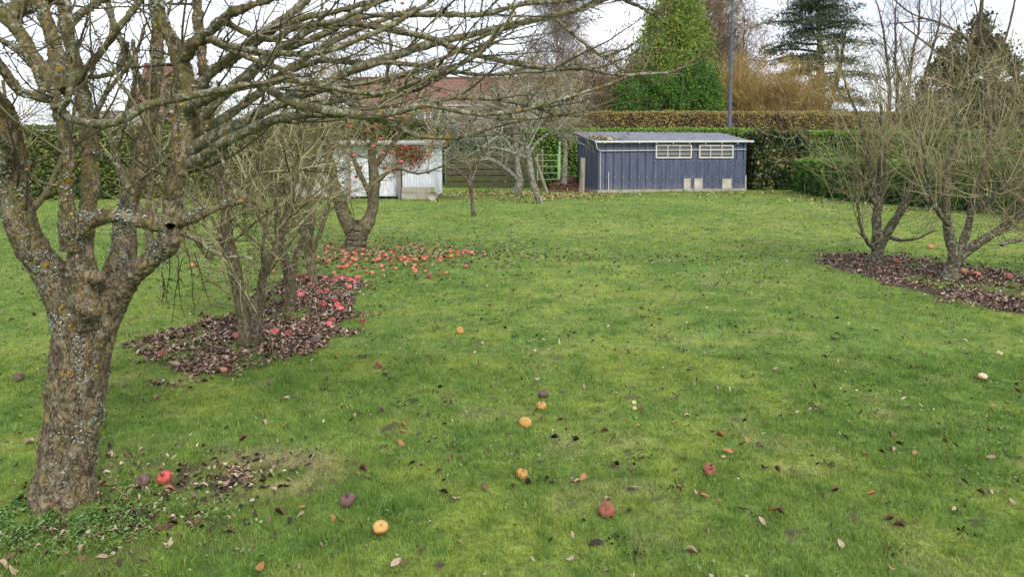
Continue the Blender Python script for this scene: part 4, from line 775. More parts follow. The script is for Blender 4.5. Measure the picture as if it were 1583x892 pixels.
# ------------------------------------------------------------------ trees in the middle and at right
def rights():
    r = np.random.RandomState(55)
    def q(l, D): return [(a, b, D + d, w) for a, b, d, w in l]
    D = 18.4
    tree('young_tree', 'small young tree with thin brown trunk alone on the back lawn', [
        q([(733, 336, 0, 5.5), (731, 322, 0, 4.2), (729, 300, 0, 3.6), (727, 275, 0, 3.4), (729, 262, 0, 3), (728, 256, 0, 2.6)], D),
        q([(730, 300, 0, 2.6), (724, 282, 0, 2.6), (712, 268, .1, 2.2), (700, 260, .1, 1.8), (688, 258, .2, 1)], D),
        q([(728, 262, 0, 2.2), (735, 252, -.1, 1.8), (748, 236, -.2, 1.4), (765, 215, -.3, 1)], D),
        q([(728, 262, 0, 2), (715, 245, 0, 1.4), (690, 225, .1, 1.1), (665, 212, .1, .8)], D),
        q([(729, 258, 0, 2), (722, 248, 0, 1.6), (718, 244, 0, 1.4)], D),
        q([(728, 262, 0, 1.6), (700, 268, .1, 1.0), (660, 262, .1, .8), (600, 275, .1, .6)], D),
    ], [barkmat('young_bark', (0.09, 0.055, 0.04, 1), (0.24, 0.17, 0.13, 1), g_amt=0.1, yellow=0, green=0.2, s=.7), M_tw_g], r,
        [dict(dens=4, L=(0.4, 1.1), ang=(25, 60), t=(0.45, 1), rr=0.5, k=7, up=0.1, wig=0.12, rmin=0.004, rmax=0.01), dict(dens=4, L=(0.2, 0.6), ang=(25, 60), t=(0.1, 1), rr=0.6, k=5, up=0.05, wig=0.14, rmin=0.003, rmax=0.006)], cutfn=below(3.3, 1.1))
    D = 23.0
    lw = [dict(dens=6, L=(0.8, 2.2), ang=(25, 70), t=(0.35, 1), rr=0.5, k=9, up=0.12, wig=0.14, rmin=0.010, rmax=0.024, sides=5),
          dict(dens=6, L=(0.6, 1.6), ang=(25, 65), t=(0.1, 1), rr=0.5, k=8, up=-0.18, wig=0.17, rmin=0.007, rmax=0.014, sides=4),
          dict(dens=6.5, L=(0.25, 0.9), ang=(25, 65), t=(0.1, 1), rr=0.6, k=6, up=-0.2, wig=0.18, rmin=0.005, rmax=0.008, sides=3)]
    tree('old_apple_tree', 'leaning whitish lichened tree with a pale twiggy crown before the plank wall', [
        q([(836, 317, 0, 8), (830, 300, 0, 7), (824, 282, 0, 6.5), (820, 262, 0, 6), (817, 243, 0, 5.5), (813, 222, 0, 4), (800, 195, 0, 3), (782, 165, .2, 2)], D),
        q([(818, 245, 0, 4), (798, 237, 0, 3.4), (775, 229, 0, 2.8), (750, 226, 0, 2), (720, 215, .2, 1.6)], D),
        q([(816, 238, 0, 4), (835, 215, .3, 3), (860, 200, .5, 2.4), (885, 190, .6, 1.6)], D),
        q([(813, 222, 0, 3), (820, 190, -.3, 2.4), (815, 150, -.3, 1.6)], D),
        q([(812, 224, 0, 3), (770, 205, .5, 2.6), (740, 190, .7, 2), (700, 195, .9, 1.2)], D),
    ], [M_bark_g, M_tw_g], r, [lw[0], dict(lw[1], dens=6), dict(lw[2], dens=6.5)], cutfn=below(4.5, 1.15), sides=12)
    D = 27.5
    tree('old_apple_tree', 'stout mossy whitish tree with a broken side limb, behind the leaning one', [
        q([(797, 298, 0, 9), (802, 288, 0, 8), (803, 275, 0, 7), (800, 258, 0, 6), (798, 235, 0, 5), (802, 200, 0, 3.4), (810, 150, 0, 2)], D),
        q([(803, 280, 0, 5), (788, 266, 0, 4.5), (768, 252, 0, 4.2), (752, 247, 0, 4), (742, 246, 0, 3.4)], D),
        q([(799, 240, 0, 4), (780, 215, 0, 3), (750, 190, 0, 2), (720, 175, 0, 1.4)], D),
        q([(799, 240, 0, 4), (825, 200, 0, 3), (850, 165, 0, 2)], D),
    ], [M_bark_g, M_tw_g], r, [dict(lw[0], dens=4.5), dict(lw[1], dens=5), dict(lw[2], dens=5)], cutfn=below(4.9, 1.3))
    D = 30.0
    M_tw_y = twigmat('willow_twig', [(0.15, (0.07, 0.06, 0.025, 1)), (0.45, (0.19, 0.165, 0.065, 1)), (0.8, (0.36, 0.32, 0.15, 1))], 4)
    tree('willow_tree', 'straight grey trunk with yellowish drooping twigs left of the dark blue shed', [
        q([(872, 284, 0, 5.5), (873, 265, 0, 5), (874, 240, 0, 4.6), (873, 205, 0, 4.2), (870, 170, 0, 3.2), (868, 130, 0, 2)], D),
        q([(873, 215, 0, 3.4), (890, 190, 0, 3), (905, 165, 0, 2), (915, 140, 0, 1.4)], D),
        q([(873, 225, 0, 3), (850, 190, 0, 2.6), (830, 160, 0, 2), (815, 130, 0, 1.4)], D),
        q([(873, 200, 0, 3), (880, 160, .5, 2.6), (885, 120, .8, 2)], D),
    ], [M_bark_g, M_tw_y], r, [
        dict(dens=2.6, L=(0.8, 2.2), ang=(25, 75), t=(0.3, 1), rr=0.5, k=9, up=0.1, wig=0.12, rmin=0.014, rmax=0.03, sides=4),
        dict(dens=3.6, L=(0.7, 1.8), ang=(25, 75), t=(0.1, 1), rr=0.5, k=9, up=-0.45, wig=0.14, rmin=0.009, rmax=0.014, sides=3),
        dict(dens=4.0, L=(0.4, 1.1), ang=(25, 65), t=(0.1, 1), rr=0.6, k=6, up=-0.5, wig=0.15, rmin=0.007, rmax=0.009, sides=3)], cutfn=below(5.0, 1.5))
    # the pair in the right bed
    M_bark_r = barkmat('sprout_tree_bark', (0.05, 0.042, 0.026, 1), (0.20, 0.17, 0.115, 1), (0.29, 0.30, 0.24, 1), 0.40, 0.1, 0.55, s=1.5)
    sprout = [dict(dens=15, L=(0.4, 1.7), ang=(10, 50), t=(0.25, 1), rr=0.3, k=8, up=0.75, wig=0.11, rmin=0.004, rmax=0.009, lt=.1, sides=4),
              dict(dens=5, L=(0.2, 0.9), ang=(40, 85), t=(0.2, 1), rr=0.35, k=8, up=0.15, wig=0.14, rmin=0.003, rmax=0.008, both=True, sides=4),
              dict(dens=8, L=(0.12, 0.5), ang=(25, 65), t=(0.1, 1), rr=0.6, k=5, up=0.2, wig=0.12, rmin=0.0026, rmax=0.005, sides=3)]
    D = 10.2
    tree('apple_tree', 'grey lichened apple tree, left one of the pair in the right bed', [
        q([(1352, 413, 0, 15), (1355, 398, 0, 12), (1359, 380, 0, 11), (1357, 345, 0, 9), (1362, 305, 0, 8), (1367, 260, 0, 7), (1370, 215, 0, 5), (1368, 165, 0, 3)], D),
        q([(1360, 385, 0, 8), (1376, 352, 0, 8), (1396, 318, 0, 8), (1410, 285, 0, 7), (1418, 245, 0, 5), (1426, 190, 0, 3)], D),
        q([(1353, 388, 0, 5), (1336, 368, -.1, 4), (1326, 348, -.1, 3), (1322, 318, -.1, 2)], D),
        q([(1358, 330, 0, 5), (1342, 285, 0, 4), (1330, 268, 0, 2.4), (1305, 262, 0, 1.2), (1285, 254, 0, .8)], D),
        q([(1358, 320, 0, 6), (1347, 270, 0, 6), (1345, 242, 0, 6)], D),
        q([(1372, 365, 0, 5), (1395, 372, 0, 3), (1420, 368, 0, 2), (1445, 360, 0, 1.4)], D),
        q([(1345, 245, 0, 4), (1328, 190, .2, 2.6), (1305, 130, .3, 2), (1290, 60, .4, 1.4)], D),
    ], [M_bark_r, M_tw_r], r, sprout, spur=3, cutfn=below(3.5, 0.5))
    D = 8.95
    tree('apple_tree', 'spreading apple tree with many upright sprouts, right one in the right bed', [
        q([(1466, 437, 0, 18), (1470, 418, 0, 14), (1476, 398, 0, 12), (1467, 360, 0, 10), (1464, 320, 0, 8), (1466, 280, 0, 7), (1476, 235, 0, 6), (1481, 190, 0, 4.6), (1478, 120, 0, 3)], D),
        q([(1476, 405, 0, 10), (1503, 382, 0, 9), (1540, 358, 0, 8), (1575, 332, 0, 7), (1610, 290, 0, 5)], D),
        q([(1478, 398, 0, 8), (1496, 355, .2, 7), (1508, 305, .3, 6), (1528, 250, .4, 5), (1548, 180, .5, 3)], D),
        q([(1468, 350, 0, 5), (1445, 320, -.2, 4), (1430, 270, -.3, 3), (1420, 200, -.3, 2)], D),
        q([(1500, 330, 0, 5), (1540, 300, -.2, 4), (1583, 260, -.3, 3), (1640, 230, -.4, 2)], D),
    ], [M_bark_r, M_tw_r], r, sprout, spur=3, cutfn=below(3.7, 0.5))
    D = 9.3
    tree('apple_tree', 'apple tree mostly cut off by the right picture edge, twigs reaching in', [
        q([(1690, 440, 0, 17), (1685, 390, 0, 14), (1660, 340, 0, 10), (1630, 280, 0, 8), (1600, 220, 0, 5), (1575, 150, 0, 3)], D),
        q([(1685, 390, 0, 9), (1640, 375, -.3, 6), (1590, 372, -.5, 4), (1550, 380, -.6, 3)], D),
        q([(1660, 340, 0, 7), (1610, 330, -.3, 5), (1560, 300, -.4, 4), (1520, 310, -.5, 2)], D),
    ], [M_bark_r, M_tw_r], r, sprout, cutfn=below(3.7, 0.5))
    D = 22.0; THIN[0] = 0.6
    tree('bare_tree', 'tall dark leafless tree rising behind the right apple trees', [
        q([(1532, 332, 0, 9), (1530, 260, 0, 7), (1527, 170, 0, 6.5), (1523, 100, 0, 6), (1512, 50, 0, 5), (1516, 0, 0, 4), (1522, -80, 0, 3)], D),
        q([(1524, 110, 0, 4), (1495, 60, 0, 3.4), (1455, 35, 0, 2.8), (1410, 20, 0, 2), (1360, -20, 0, 1.4)], D),
        q([(1526, 140, 0, 4), (1548, 80, 0, 3), (1565, 20, 0, 2.4), (1580, -50, 0, 2)], D),
        q([(1526, 150, 0, 4), (1490, 115, 0, 3), (1440, 70, 0, 2.4), (1390, 30, 0, 1.6)], D),
        q([(1528, 180, 0, 3.4), (1570, 120, 0, 2.6), (1610, 80, 0, 2)], D),
    ], [simplemat('dark_tree_bark', (.05, .038, .028, 1), (.13, .10, .075, 1), 4, .95), M_tw_d], r, [
        dict(dens=1.6, L=(0.8, 2.4), ang=(25, 65), t=(0.25, 1), rr=0.45, k=9, up=0.25, wig=0.12, rmin=0.012, rmax=0.03, sides=4),
        dict(dens=2.2, L=(0.5, 1.6), ang=(25, 60), t=(0.1, 1), rr=0.5, k=8, up=0.1, wig=0.14, rmin=0.007, rmax=0.012, sides=3),
        dict(dens=3.0, L=(0.2, 0.8), ang=(25, 60), t=(0.1, 1), rr=0.6, k=5, up=0.0, wig=0.15, rmin=0.005, rmax=0.007, sides=3)], cutfn=below(12, 1.6), tone_off=.05)
rights()

# ------------------------------------------------------------------ hedges
def leaves_at(mb, c, size, r, nrm=None, asp=1.6, tone=None, mat=0, up=0.0):
    n = len(c); a = r.randn(n, 3); a[:, 2] += up; a = unit(a); nn = r.randn(n, 3) * 0.8 + (0 if nrm is None else nrm); b = unit(np.cross(unit(nn), a)); s = np.asarray(size) * np.ones(n)
    s = s[:, None]; tone = r.rand(n) if tone is None else tone
    V = np.stack([c - a * s * asp * .5, c + b * s * .5 + a * s * asp * .05, c + a * s * asp * .5, c - b * s * .5 + a * s * asp * .05], 1)
    mb.add(V, np.arange(n)[:, None] * 4 + np.array([[0, 1, 2, 3]]), mat, np.repeat(tone, 4))
def hedge(name, label, path, width, height, mat, core, r, dens=260, size=0.075, asp=1.5, bulge=0.18, cat='hedge', hvar=0.08, group=None, shade=0.0):
    path = np.array(path, float); base = np.append(path[0], 0); t = thing(name, label, cat, base, group); mb = MB(); cb = MB()
    for i in range(len(path) - 1):
        a, b = path[i], path[i + 1]; L = np.linalg.norm(b - a); d = (b - a) / L; nrm = np.array([d[1], -d[0]])
        def bul(s, z): return (fbm(s + i * 37, z + i * 11, 0.9, 2, 4) - 0.5) * 2 * bulge
        def top(s): return height + (fbm(s + a[0], s * 0 + i, 1.5, 4, 3) - 0.5) * 2 * hvar
        for side in (1, -1):
            n = int(L * height * dens * (1 if side == 1 else 0.3)); s = r.rand(n) * L; z = r.rand(n) * top(s)
            off = side * width / 2 + side * bul(s, z + (50 if side < 0 else 0)) + r.randn(n) * .035
            P = np.stack([a[0] + d[0] * s + nrm[0] * off, a[1] + d[1] * s + nrm[1] * off, z], -1)
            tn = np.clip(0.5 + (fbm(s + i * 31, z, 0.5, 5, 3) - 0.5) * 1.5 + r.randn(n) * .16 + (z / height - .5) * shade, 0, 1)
            leaves_at(mb, P, size * (0.6 + .7 * r.rand(n)), r, np.append(nrm * side, .3), asp, tn, up=.4)
        n = int(L * width * dens * 1.1); s = r.rand(n) * L; off = (r.rand(n) - .5) * (width + .1)
        z = top(s) + r.randn(n) * .03 + (fbm(s * 1.3, off, .35, 1, 2) - .5) * .14
        P = np.stack([a[0] + d[0] * s + nrm[0] * off, a[1] + d[1] * s + nrm[1] * off, z], -1)
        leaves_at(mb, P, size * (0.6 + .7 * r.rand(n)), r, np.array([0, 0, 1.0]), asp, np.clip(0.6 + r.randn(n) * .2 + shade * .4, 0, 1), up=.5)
        for e, sg in ((0, -1), (L, 1)):
            n = int(width * height * dens); off = (r.rand(n) - .5) * width; z = r.rand(n) * height
            P = np.stack([a[0] + d[0] * (e + sg * .04) + nrm[0] * off, a[1] + d[1] * (e + sg * .04) + nrm[1] * off, z], -1) + r.randn(n, 3) * .04
            leaves_at(mb, P, size * (0.6 + .7 * r.rand(n)), r, np.append(d * sg, .3), asp, np.clip(.5 + r.randn(n) * .2, 0, 1))
        m = (a + b) / 2; cb.box((m[0], m[1], (height - .16) / 2), (L - .12, width - .22, height - .16), math.atan2(d[1], d[0]))
    mb.build('foliage', mat, t); cb.build('inner_stems', core, t, smooth=False); return t
M_core_g = simplemat('hedge_inside', (0.012, 0.020, 0.008, 1), (0.035, 0.05, 0.018, 1), 9, 1)
M_core_b = simplemat('brown_hedge_inside', (0.03, 0.022, 0.012, 1), (0.085, 0.06, 0.03, 1), 9, 1)
M_hg = leafmat('green_hedge_leaf', [(0, (0.065, 0.14, 0.022, 1)), (0.5, (0.14, 0.26, 0.036, 1)), (1, (0.26, 0.39, 0.06, 1))])
M_hd = leafmat('dark_hedge_leaf', [(0, (0.028, 0.075, 0.016, 1)), (0.5, (0.07, 0.155, 0.030, 1)), (1, (0.18, 0.30, 0.05, 1))])
M_hb = leafmat('beech_hedge_leaf', [(0, (0.08, 0.056, 0.034, 1)), (0.4, (0.20, 0.145, 0.075, 1)), (0.7, (0.32, 0.24, 0.10, 1)), (1, (0.44, 0.36, 0.12, 1))])
M_hi = leafmat('ivy_leaf', [(0, (0.018, 0.035, 0.012, 1)), (0.4, (0.045, 0.080, 0.025, 1)), (0.7, (0.14, 0.11, 0.05, 1)), (0.85, (0.13, 0.18, 0.05, 1)), (1, (0.24, 0.26, 0.08, 1))], 0.4)
M_ho = leafmat('old_hedge_leaf', [(0, (0.035, 0.055, 0.014, 1)), (0.5, (0.11, 0.155, 0.028, 1)), (0.8, (0.20, 0.23, 0.045, 1)), (1, (0.28, 0.28, 0.07, 1))])
def hedges():
    r = np.random.RandomState(90)
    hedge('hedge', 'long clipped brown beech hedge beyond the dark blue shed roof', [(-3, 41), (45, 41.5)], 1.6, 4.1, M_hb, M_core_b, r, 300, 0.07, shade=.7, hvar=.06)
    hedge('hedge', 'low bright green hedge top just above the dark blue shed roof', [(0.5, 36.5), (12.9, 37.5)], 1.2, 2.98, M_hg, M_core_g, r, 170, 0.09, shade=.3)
    hedge('hedge', 'ivy covered patchy hedge right beside the dark blue shed', [(11.2, 32.9), (13.6, 32.8)], 1.3, 2.7, M_hi, M_core_g, r, 230, 0.12, 1.2, 0.22)
    hedge('hedge', 'tall smooth bright green hedge right of the ivy covered part', [(13.6, 33.0), (34, 31.5)], 1.3, 2.72, M_hg, M_core_g, r, 260, 0.075, 1.5, 0.06)
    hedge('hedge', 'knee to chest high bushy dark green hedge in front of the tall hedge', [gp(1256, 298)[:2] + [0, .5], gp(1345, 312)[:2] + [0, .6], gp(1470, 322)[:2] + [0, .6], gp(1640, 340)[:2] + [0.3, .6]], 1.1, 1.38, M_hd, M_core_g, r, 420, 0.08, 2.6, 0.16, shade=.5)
    hedge('hedge', 'mixed olive green hedge behind the thick foreground tree at left', [(-32, 24.5), (-19, 25.4), (-6.9, 27.6)], 1.4, 2.66, M_ho, M_core_g, r, 230, 0.085, 1.5, 0.2)
    hedge('hedge', 'dark shady evergreen hedge in the gap behind the plank wall', [(-4.1, 37.0), (3.9, 37.4)], 1.2, 2.5, M_hd, M_core_g, r, 150, 0.1, 1.5, 0.2)
hedges()

# ------------------------------------------------------------------ dark blue shed
M_blue = None
def shed():
    global M_blue
    m, N, L, b = newmat('blue_sheet', 0.45, 0.4); p = pos(N); n = noise(N, L, mp(N, L, p, (2, 2, 0.6)), 2.5, 6, .6)
    c = ramp(N, L, n, [(0.3, (0.055, 0.068, 0.115, 1)), (0.7, (0.105, 0.120, 0.180, 1))])
    sep_ = N.new('ShaderNodeSeparateXYZ'); L.new(p, sep_.inputs[0]); lowm = math_(N, L, 'MULTIPLY', math_(N, L, 'SUBTRACT', 1.0, math_(N, L, 'MULTIPLY', sep_.outputs[2], 2.2), True), ramp(N, L, noise(N, L, p, 5, 6, .75), [(0.42, B1), (0.62, (0.8, 0.8, 0.8, 1))]))
    L.new(mix(N, L, lowm, c, (0.26, 0.25, 0.22, 1)), b.inputs['Base Color']); M_blue = m
    M_roof = simplemat('grey_roof_sheet', (0.17, 0.175, 0.20, 1), (0.29, 0.30, 0.33, 1), 2, 0.6, 7, 0)
    M_wh = simplemat('white_plastic', (0.42, 0.43, 0.41, 1), (0.62, 0.63, 0.61, 1), 5, 0.4)
    M_fr = simplemat('peeling_white_frame', (0.45, 0.43, 0.36, 1), (0.68, 0.66, 0.58, 1), 12, 0.7)
    M_bd = simplemat('raw_board', (0.36, 0.33, 0.28, 1), (0.56, 0.53, 0.46, 1), 4, 0.8)
    M_con = simplemat('concrete_plinth', (0.22, 0.21, 0.17, 1), (0.42, 0.40, 0.34, 1), 5, 0.9)
    g, NN, LL, bb = newmat('dark_interior_pane', 0.12, 0.6); bb.inputs['Base Color'].default_value = (0.09, 0.095, 0.10, 1)  # opaque pane; the dim shed interior is painted into its dark colour
    A = np.array([3.72, 30.0]); B = np.array([10.56, 31.8]); W = np.linalg.norm(B - A); d = (B - A) / W; k = np.array([-d[1], d[0]]); DEP = 2.5
    rz = math.atan2(d[1], d[0]); H = 2.18; HB = 2.62
    t = thing('shed', 'low dark blue corrugated metal shed with two long windows', 'shed', (A[0], A[1], 0))
    def w(s, o, z): q = A + d * s - k * o; return [q[0], q[1], z]          # o = outwards from the front wall
    def rib(mb, org, dirv, out, L_, z0, zt, pitch, depth, duty, mat=0):
        s = 0.0; prof = [(0, 0)]
        while s < L_:
            for a_, o_ in ((pitch * (1 - duty) * .9, 0), (pitch * (1 - duty), depth), (pitch * .97, depth), (pitch, 0)): prof.append((min(s + a_, L_), o_))
            s += pitch
        V = [];
        for s_, o_ in prof:
            q = org + dirv * s_ + out * o_; V += [[q[0], q[1], z0], [q[0], q[1], zt(s_)]]
        mb.add(V, [[2 * i, 2 * i + 2, 2 * i + 3, 2 * i + 1] for i in range(len(prof) - 1)], mat)
    f = MB(); rib(f, A, d, -k, W, 0.05, lambda s: H - .02, 0.375, 0.055, 0.16)
    # later fine-pitch sheet on the right half, below the windows
    rib(f, A + d * 2.62 - k * 0.04, d, -k, W - 2.66, 0.13, lambda s: 1.43, 0.19, 0.022, 0.22)
    f.build('front_wall', M_blue, t, smooth=False)
    sd_ = MB(); rib(sd_, A, k, -d, DEP, 0.05, lambda s: H - .02 + (HB - H) * s / DEP, 0.30, 0.04, 0.3); rib(sd_, A + d * W, k, d, DEP, 0.05, lambda s: H - .02 + (HB - H) * s / DEP, 0.30, 0.04, 0.3)
    rib(sd_, A + k * DEP, d, k, W, 0.05, lambda s: HB - .02, 0.375, 0.035, 0.2); sd_.build('side_wall', M_blue, t, smooth=False)
    # corner trims
    for s_ in (0.0, W):
        ct = MB(); q = A + d * s_ - k * .02; ct.box((q[0], q[1], H / 2), (.09, .09, H - .1), rz); ct.build('corner_trim', M_blue, t, smooth=False)
    # roof: corrugated, rising to the back
    rf = MB(); ov = 0.16; s0, s1 = -.22, W + .28; pts = []; s_ = s0
    while s_ < s1:
        pts += [(s_, 0), (s_ + .10, 0), (s_ + .13, .045), (s_ + .19, .045), (s_ + .22, 0)]; s_ += 0.22
    V = []
    for s_, z in pts:
        a = w(s_, ov, H + .01 + z); q = A + d * s_ + k * (DEP + .2); V += [a, [q[0], q[1], HB + .06 + z], [a[0], a[1], a[2] - .012], [q[0], q[1], HB + .048 + z]]
    n = len(pts); F = []
    for i in range(n - 1): b_ = 4 * i; F += [[b_, b_ + 4, b_ + 5, b_ + 1], [b_ + 2, b_ + 3, b_ + 7, b_ + 6], [b_, b_ + 2, b_ + 6, b_ + 4]]
    rf.add(V, F); rf.build('roof', M_roof, t, smooth=False)
    gt = MB(); a, b_ = w(-.26, ov + .05, H - .01), w(W + .32, ov + .05, H + .05); gt.bar(a, b_, .048, 10); 
    for s_ in np.arange(0.2, W, .8): q = w(s_, ov + .02, H - .02); gt.box(q, (.03, .09, .11), rz)
    gt.build('gutter', M_wh, t, smooth=False)
    pp = MB(); P, R = resw([np.append(w(-.2, ov + .05, H - .03), .022), np.append(w(-.16, ov + .04, H - .28), .022), np.append(w(-.02, ov, H - .37), .022), np.append(w(.25, .09, H - .38), .022), np.append(w(3, .09, H - .35), .020), np.append(w(W + .02, .09, H - .30), .018)], 60); pp.tubes(P[None], R[None], 8); pp.build('waste_pipe', M_wh, t)
    p2 = MB(); p2.bar(w(.06, .06, .1), w(.06, .06, H - .35), .012, 6); p2.bar(w(.43, .07, .1), w(.43, .07, .88), .016, 6); p2.build('thin_pipe', M_wh, t)
    for (xa, xb) in ((2.62, 4.37), (4.73, 6.45)):
        fr = MB(); z0, z1 = 1.475, 2.075; mid = (xa + xb) / 2
        for z_ in (z0 + .03, z1 - .03): fr.box(w(mid, .07, z_), (xb - xa, .07, .06), rz)
        for x_ in (xa + .03, xb - .03): fr.box(w(x_, .071, (z0 + z1) / 2), (.06, .072, z1 - z0 - .122), rz)
        for x_ in np.linspace(xa, xb, 4)[1:-1]: fr.box(w(x_, .068, (z0 + z1) / 2), (.035, .06, z1 - z0 - .124), rz)
        for z_ in (z0 + .19, z0 + .36): fr.box(w(mid, .10, z_), (xb - xa - .14, .018, .022), rz)
        wf = fr.build('window', M_fr, t, smooth=False)
        pn = MB(); pn.box(w(mid, .045, (z0 + z1) / 2), (xb - xa - .1, .012, z1 - z0 - .1), rz); pn.build('pane', g, wf, org=t.location, smooth=False)
    for x_, ww, h_, lean in ((4.16, .33, .46, 0), (4.72, .40, .46, .02), (6.15, .48, .44, .04)):
        bd = MB(); bd.box(w(x_, .085, .11 + h_ / 2), (ww, .03, h_), rz); bd.box(w(x_ + ww / 2 - .02, .085, .11 + h_ / 2), (.03, .05, h_ + .06), rz); bd.box(w(x_ - .03, .105, .11 + h_ - .02), (ww * .9, .02, .035), rz)
        bd.build('pop_hole_door', M_bd, t, smooth=False)
    sb = MB(); sb.box(w(W + .05, .05, .35), (.05, .06, .7), rz); sb.build('loose_batten', M_bd, t, smooth=False)
    sc2 = MB()
    for s_ in np.arange(.36, W - .2, .375): sc2.tubes(np.array([[w(s_, .045, .66), w(s_, .07, .66)]]), np.array([[.022, .016]]), 6, cap=True)
    for s_ in np.arange(2.6, W - .1, .375): sc2.tubes(np.array([[w(s_, .05, 1.38), w(s_, .075, 1.38)]]), np.array([[.018, .012]]), 6, cap=True)
    sc2.build('screw_caps', M_wh, t, smooth=False)
    pl = MB(); q = A + d * W / 2 + k * DEP / 2; pl.box((q[0], q[1], .03), (W + .16, DEP + .2, .16), rz); pl.build('plinth', M_con, t, smooth=False)
    # wind-blown debris lying on the roof corner
    r = np.random.RandomState(3); db = MB(); n = 260; s_ = np.abs(r.randn(n)) * .6 - .1; o = -r.rand(n) * .9
    q = A[None] + d[None] * s_[:, None] - k[None] * o[:, None]; z = H + .06 - o * (HB - H) / DEP; scatter(db, q[:, 0], q[:, 1], z, .12 * (.5 + r.rand(n)), r, .4, low=True)
    tag(db.build('roof_leaves', M_ylit), 'dead leaves and twigs lying on the left roof corner of the dark blue shed', None, None, 'stuff')
shed()

# ------------------------------------------------------------------ white shed, blocks, plank wall, gate, posts
def corrug(mb, a, b, z0, z1, pitch=.09, depth=.015, mat=0):
    a = np.array(a, float); b = np.array(b, float); L = np.linalg.norm(b - a); d = (b - a) / L; o = np.array([d[1], -d[0]]); n = int(L / pitch * 6)
    s = np.linspace(0, L, n); q = a + d * s[:, None] + o * (np.sin(s / pitch * 6.283) * depth)[:, None]
    V = np.stack([np.column_stack([q, np.full(n, z0)]), np.column_stack([q, np.full(n, z1)])], 1).reshape(-1, 3)
    mb.add(V, [[2 * i, 2 * i + 2, 2 * i + 3, 2 * i + 1] for i in range(n - 1)], mat)
def white_shed():
    r = np.random.RandomState(14)
    m, N, L, b = newmat('white_sheet', 0.5, 0.35); p = pos(N); n = noise(N, L, mp(N, L, p, (3, 3, .7)), 2.2, 7, .65)
    c = ramp(N, L, n, [(0.35, (0.58, 0.61, 0.66, 1)), (0.65, (0.80, 0.82, 0.86, 1))]); s_ = N.new('ShaderNodeSeparateXYZ'); L.new(p, s_.inputs[0])
    lw = math_(N, L, 'MULTIPLY', math_(N, L, 'SUBTRACT', 1.1, math_(N, L, 'MULTIPLY', s_.outputs[2], 1.5), True), ramp(N, L, noise(N, L, p, 3, 6, .7), [(0.42, B1), (0.6, (0.8, 0.8, 0.8, 1))]))
    L.new(mix(N, L, lw, c, (0.30, 0.25, 0.20, 1)), b.inputs['Base Color'])
    M_bl = simplemat('concrete_block', (0.28, 0.25, 0.19, 1), (0.46, 0.43, 0.35, 1), 6, .9)
    M_wd = simplemat('weathered_wood', (0.16, 0.14, 0.11, 1), (0.34, 0.31, 0.26, 1), 5, .85, stretch=(1, 1, .2))
    D = 25.4; xa = at(446, 300, D)[0]; xm = at(621, 300, D)[0]; xb = at(672, 300, D)[0]
    t = thing('shed', 'white corrugated shed half hidden behind the fruiting apple tree', 'shed', (xa, D, 0))
    w = MB(); corrug(w, (xa, D + .25), (xm, D + .25), .1, 1.95); corrug(w, (xm, D), (xb, D), .44, 2.05, .11, .018); corrug(w, (xb, D), (xb, D + 2.6), .1, 2.1, .11, .018); corrug(w, (xa, D + 2.7), (xa, D + .25), .1, 1.9)
    w.build('wall', m, t)
    rf = MB(); rf.box(((xa + xb) / 2, D + 1.25, 2.1), (xb - xa + .5, 3.0, .06), ry=.0, rx=.05); rf.box((xb - .1, D - .2, 2.08), (.5, .05, .2), .1); rf.build('roof', simplemat('old_roof_sheet', (.22, .21, .2, 1), (.45, .44, .42, 1), 4), t, smooth=False)
    ps = MB()
    for x in (xa + .1, at(540, 300, D)[0], xm - .05): ps.box((x, D - .02, 1.0), (.11, .11, 2.0))
    ps.build('post', M_wd, t, smooth=False)
    bk = MB()
    for i, x in enumerate(np.linspace(xm + .02, xb - .12, 3)[:-1]):
        wd = (xb - .12 - xm) / 2; bk.box((x + wd / 2, D - .12, .13), (wd - .015, .22, .24)); bk.box((x + wd / 2 + .01, D - .12, .345), (wd - .02, .215, .17), 0)
    bk.build('block_base', M_bl, t, smooth=False)
    rail = MB(); rail.box(((at(582, 260, D)[0] + xm) / 2, D + .1, 1.28), (xm - at(582, 260, D)[0], .04, .10)); rail.build('rail', M_wd, t, smooth=False)
    # creeper with rusty leaves on the roof corner
    cr = MB(); n = 1500; c = at(633, 232, D - .18); P = c + np.stack([r.randn(n) * .28, r.randn(n) * .10, -np.abs(r.randn(n)) * .30 + .16], -1)
    leaves_at(cr, P, .07 * (.6 + .6 * r.rand(n)), r, np.array([0, -1, .2]), 1.2); stp = MB()
    q = resw([np.append(at(622, 305, D - .1), .02), np.append(at(621, 270, D - .12), .02), np.append(at(624, 240, D - .15), .015), np.append(at(640, 224, D - .15), .01)], 20, r, .05); stp.tubes(q[0][None], q[1][None], 6)
    v = thing('creeper', 'rusty orange creeper hanging over the white shed roof corner', 'climbing plant', (c[0], D - .2, 0))
    cr.build('foliage', leafmat('rusty_creeper_leaf', [(0, (.12, .035, .018, 1)), (.5, (.28, .09, .04, 1)), (1, (.40, .18, .08, 1))]), v); stp.build('stem', M_tw_d, v)
    # small things at the shed foot
    gt = MB(); p0 = gp(590, 306); an = np.linspace(0, 6.283, 18, endpoint=False)
    prof = [(.0, .02), (.13, .0), (.16, .26), (.175, .27), (.175, .29), (.15, .285), (.12, .05), (0, .05)]
    V = [[p0[0] + rr_ * math.cos(a), p0[1] + rr_ * math.sin(a), z] for rr_, z in prof for a in an]; gt.add(V, [[j * 18 + i, j * 18 + (i + 1) % 18, (j + 1) * 18 + (i + 1) % 18, (j + 1) * 18 + i] for j in range(len(prof) - 1) for i in range(18)])
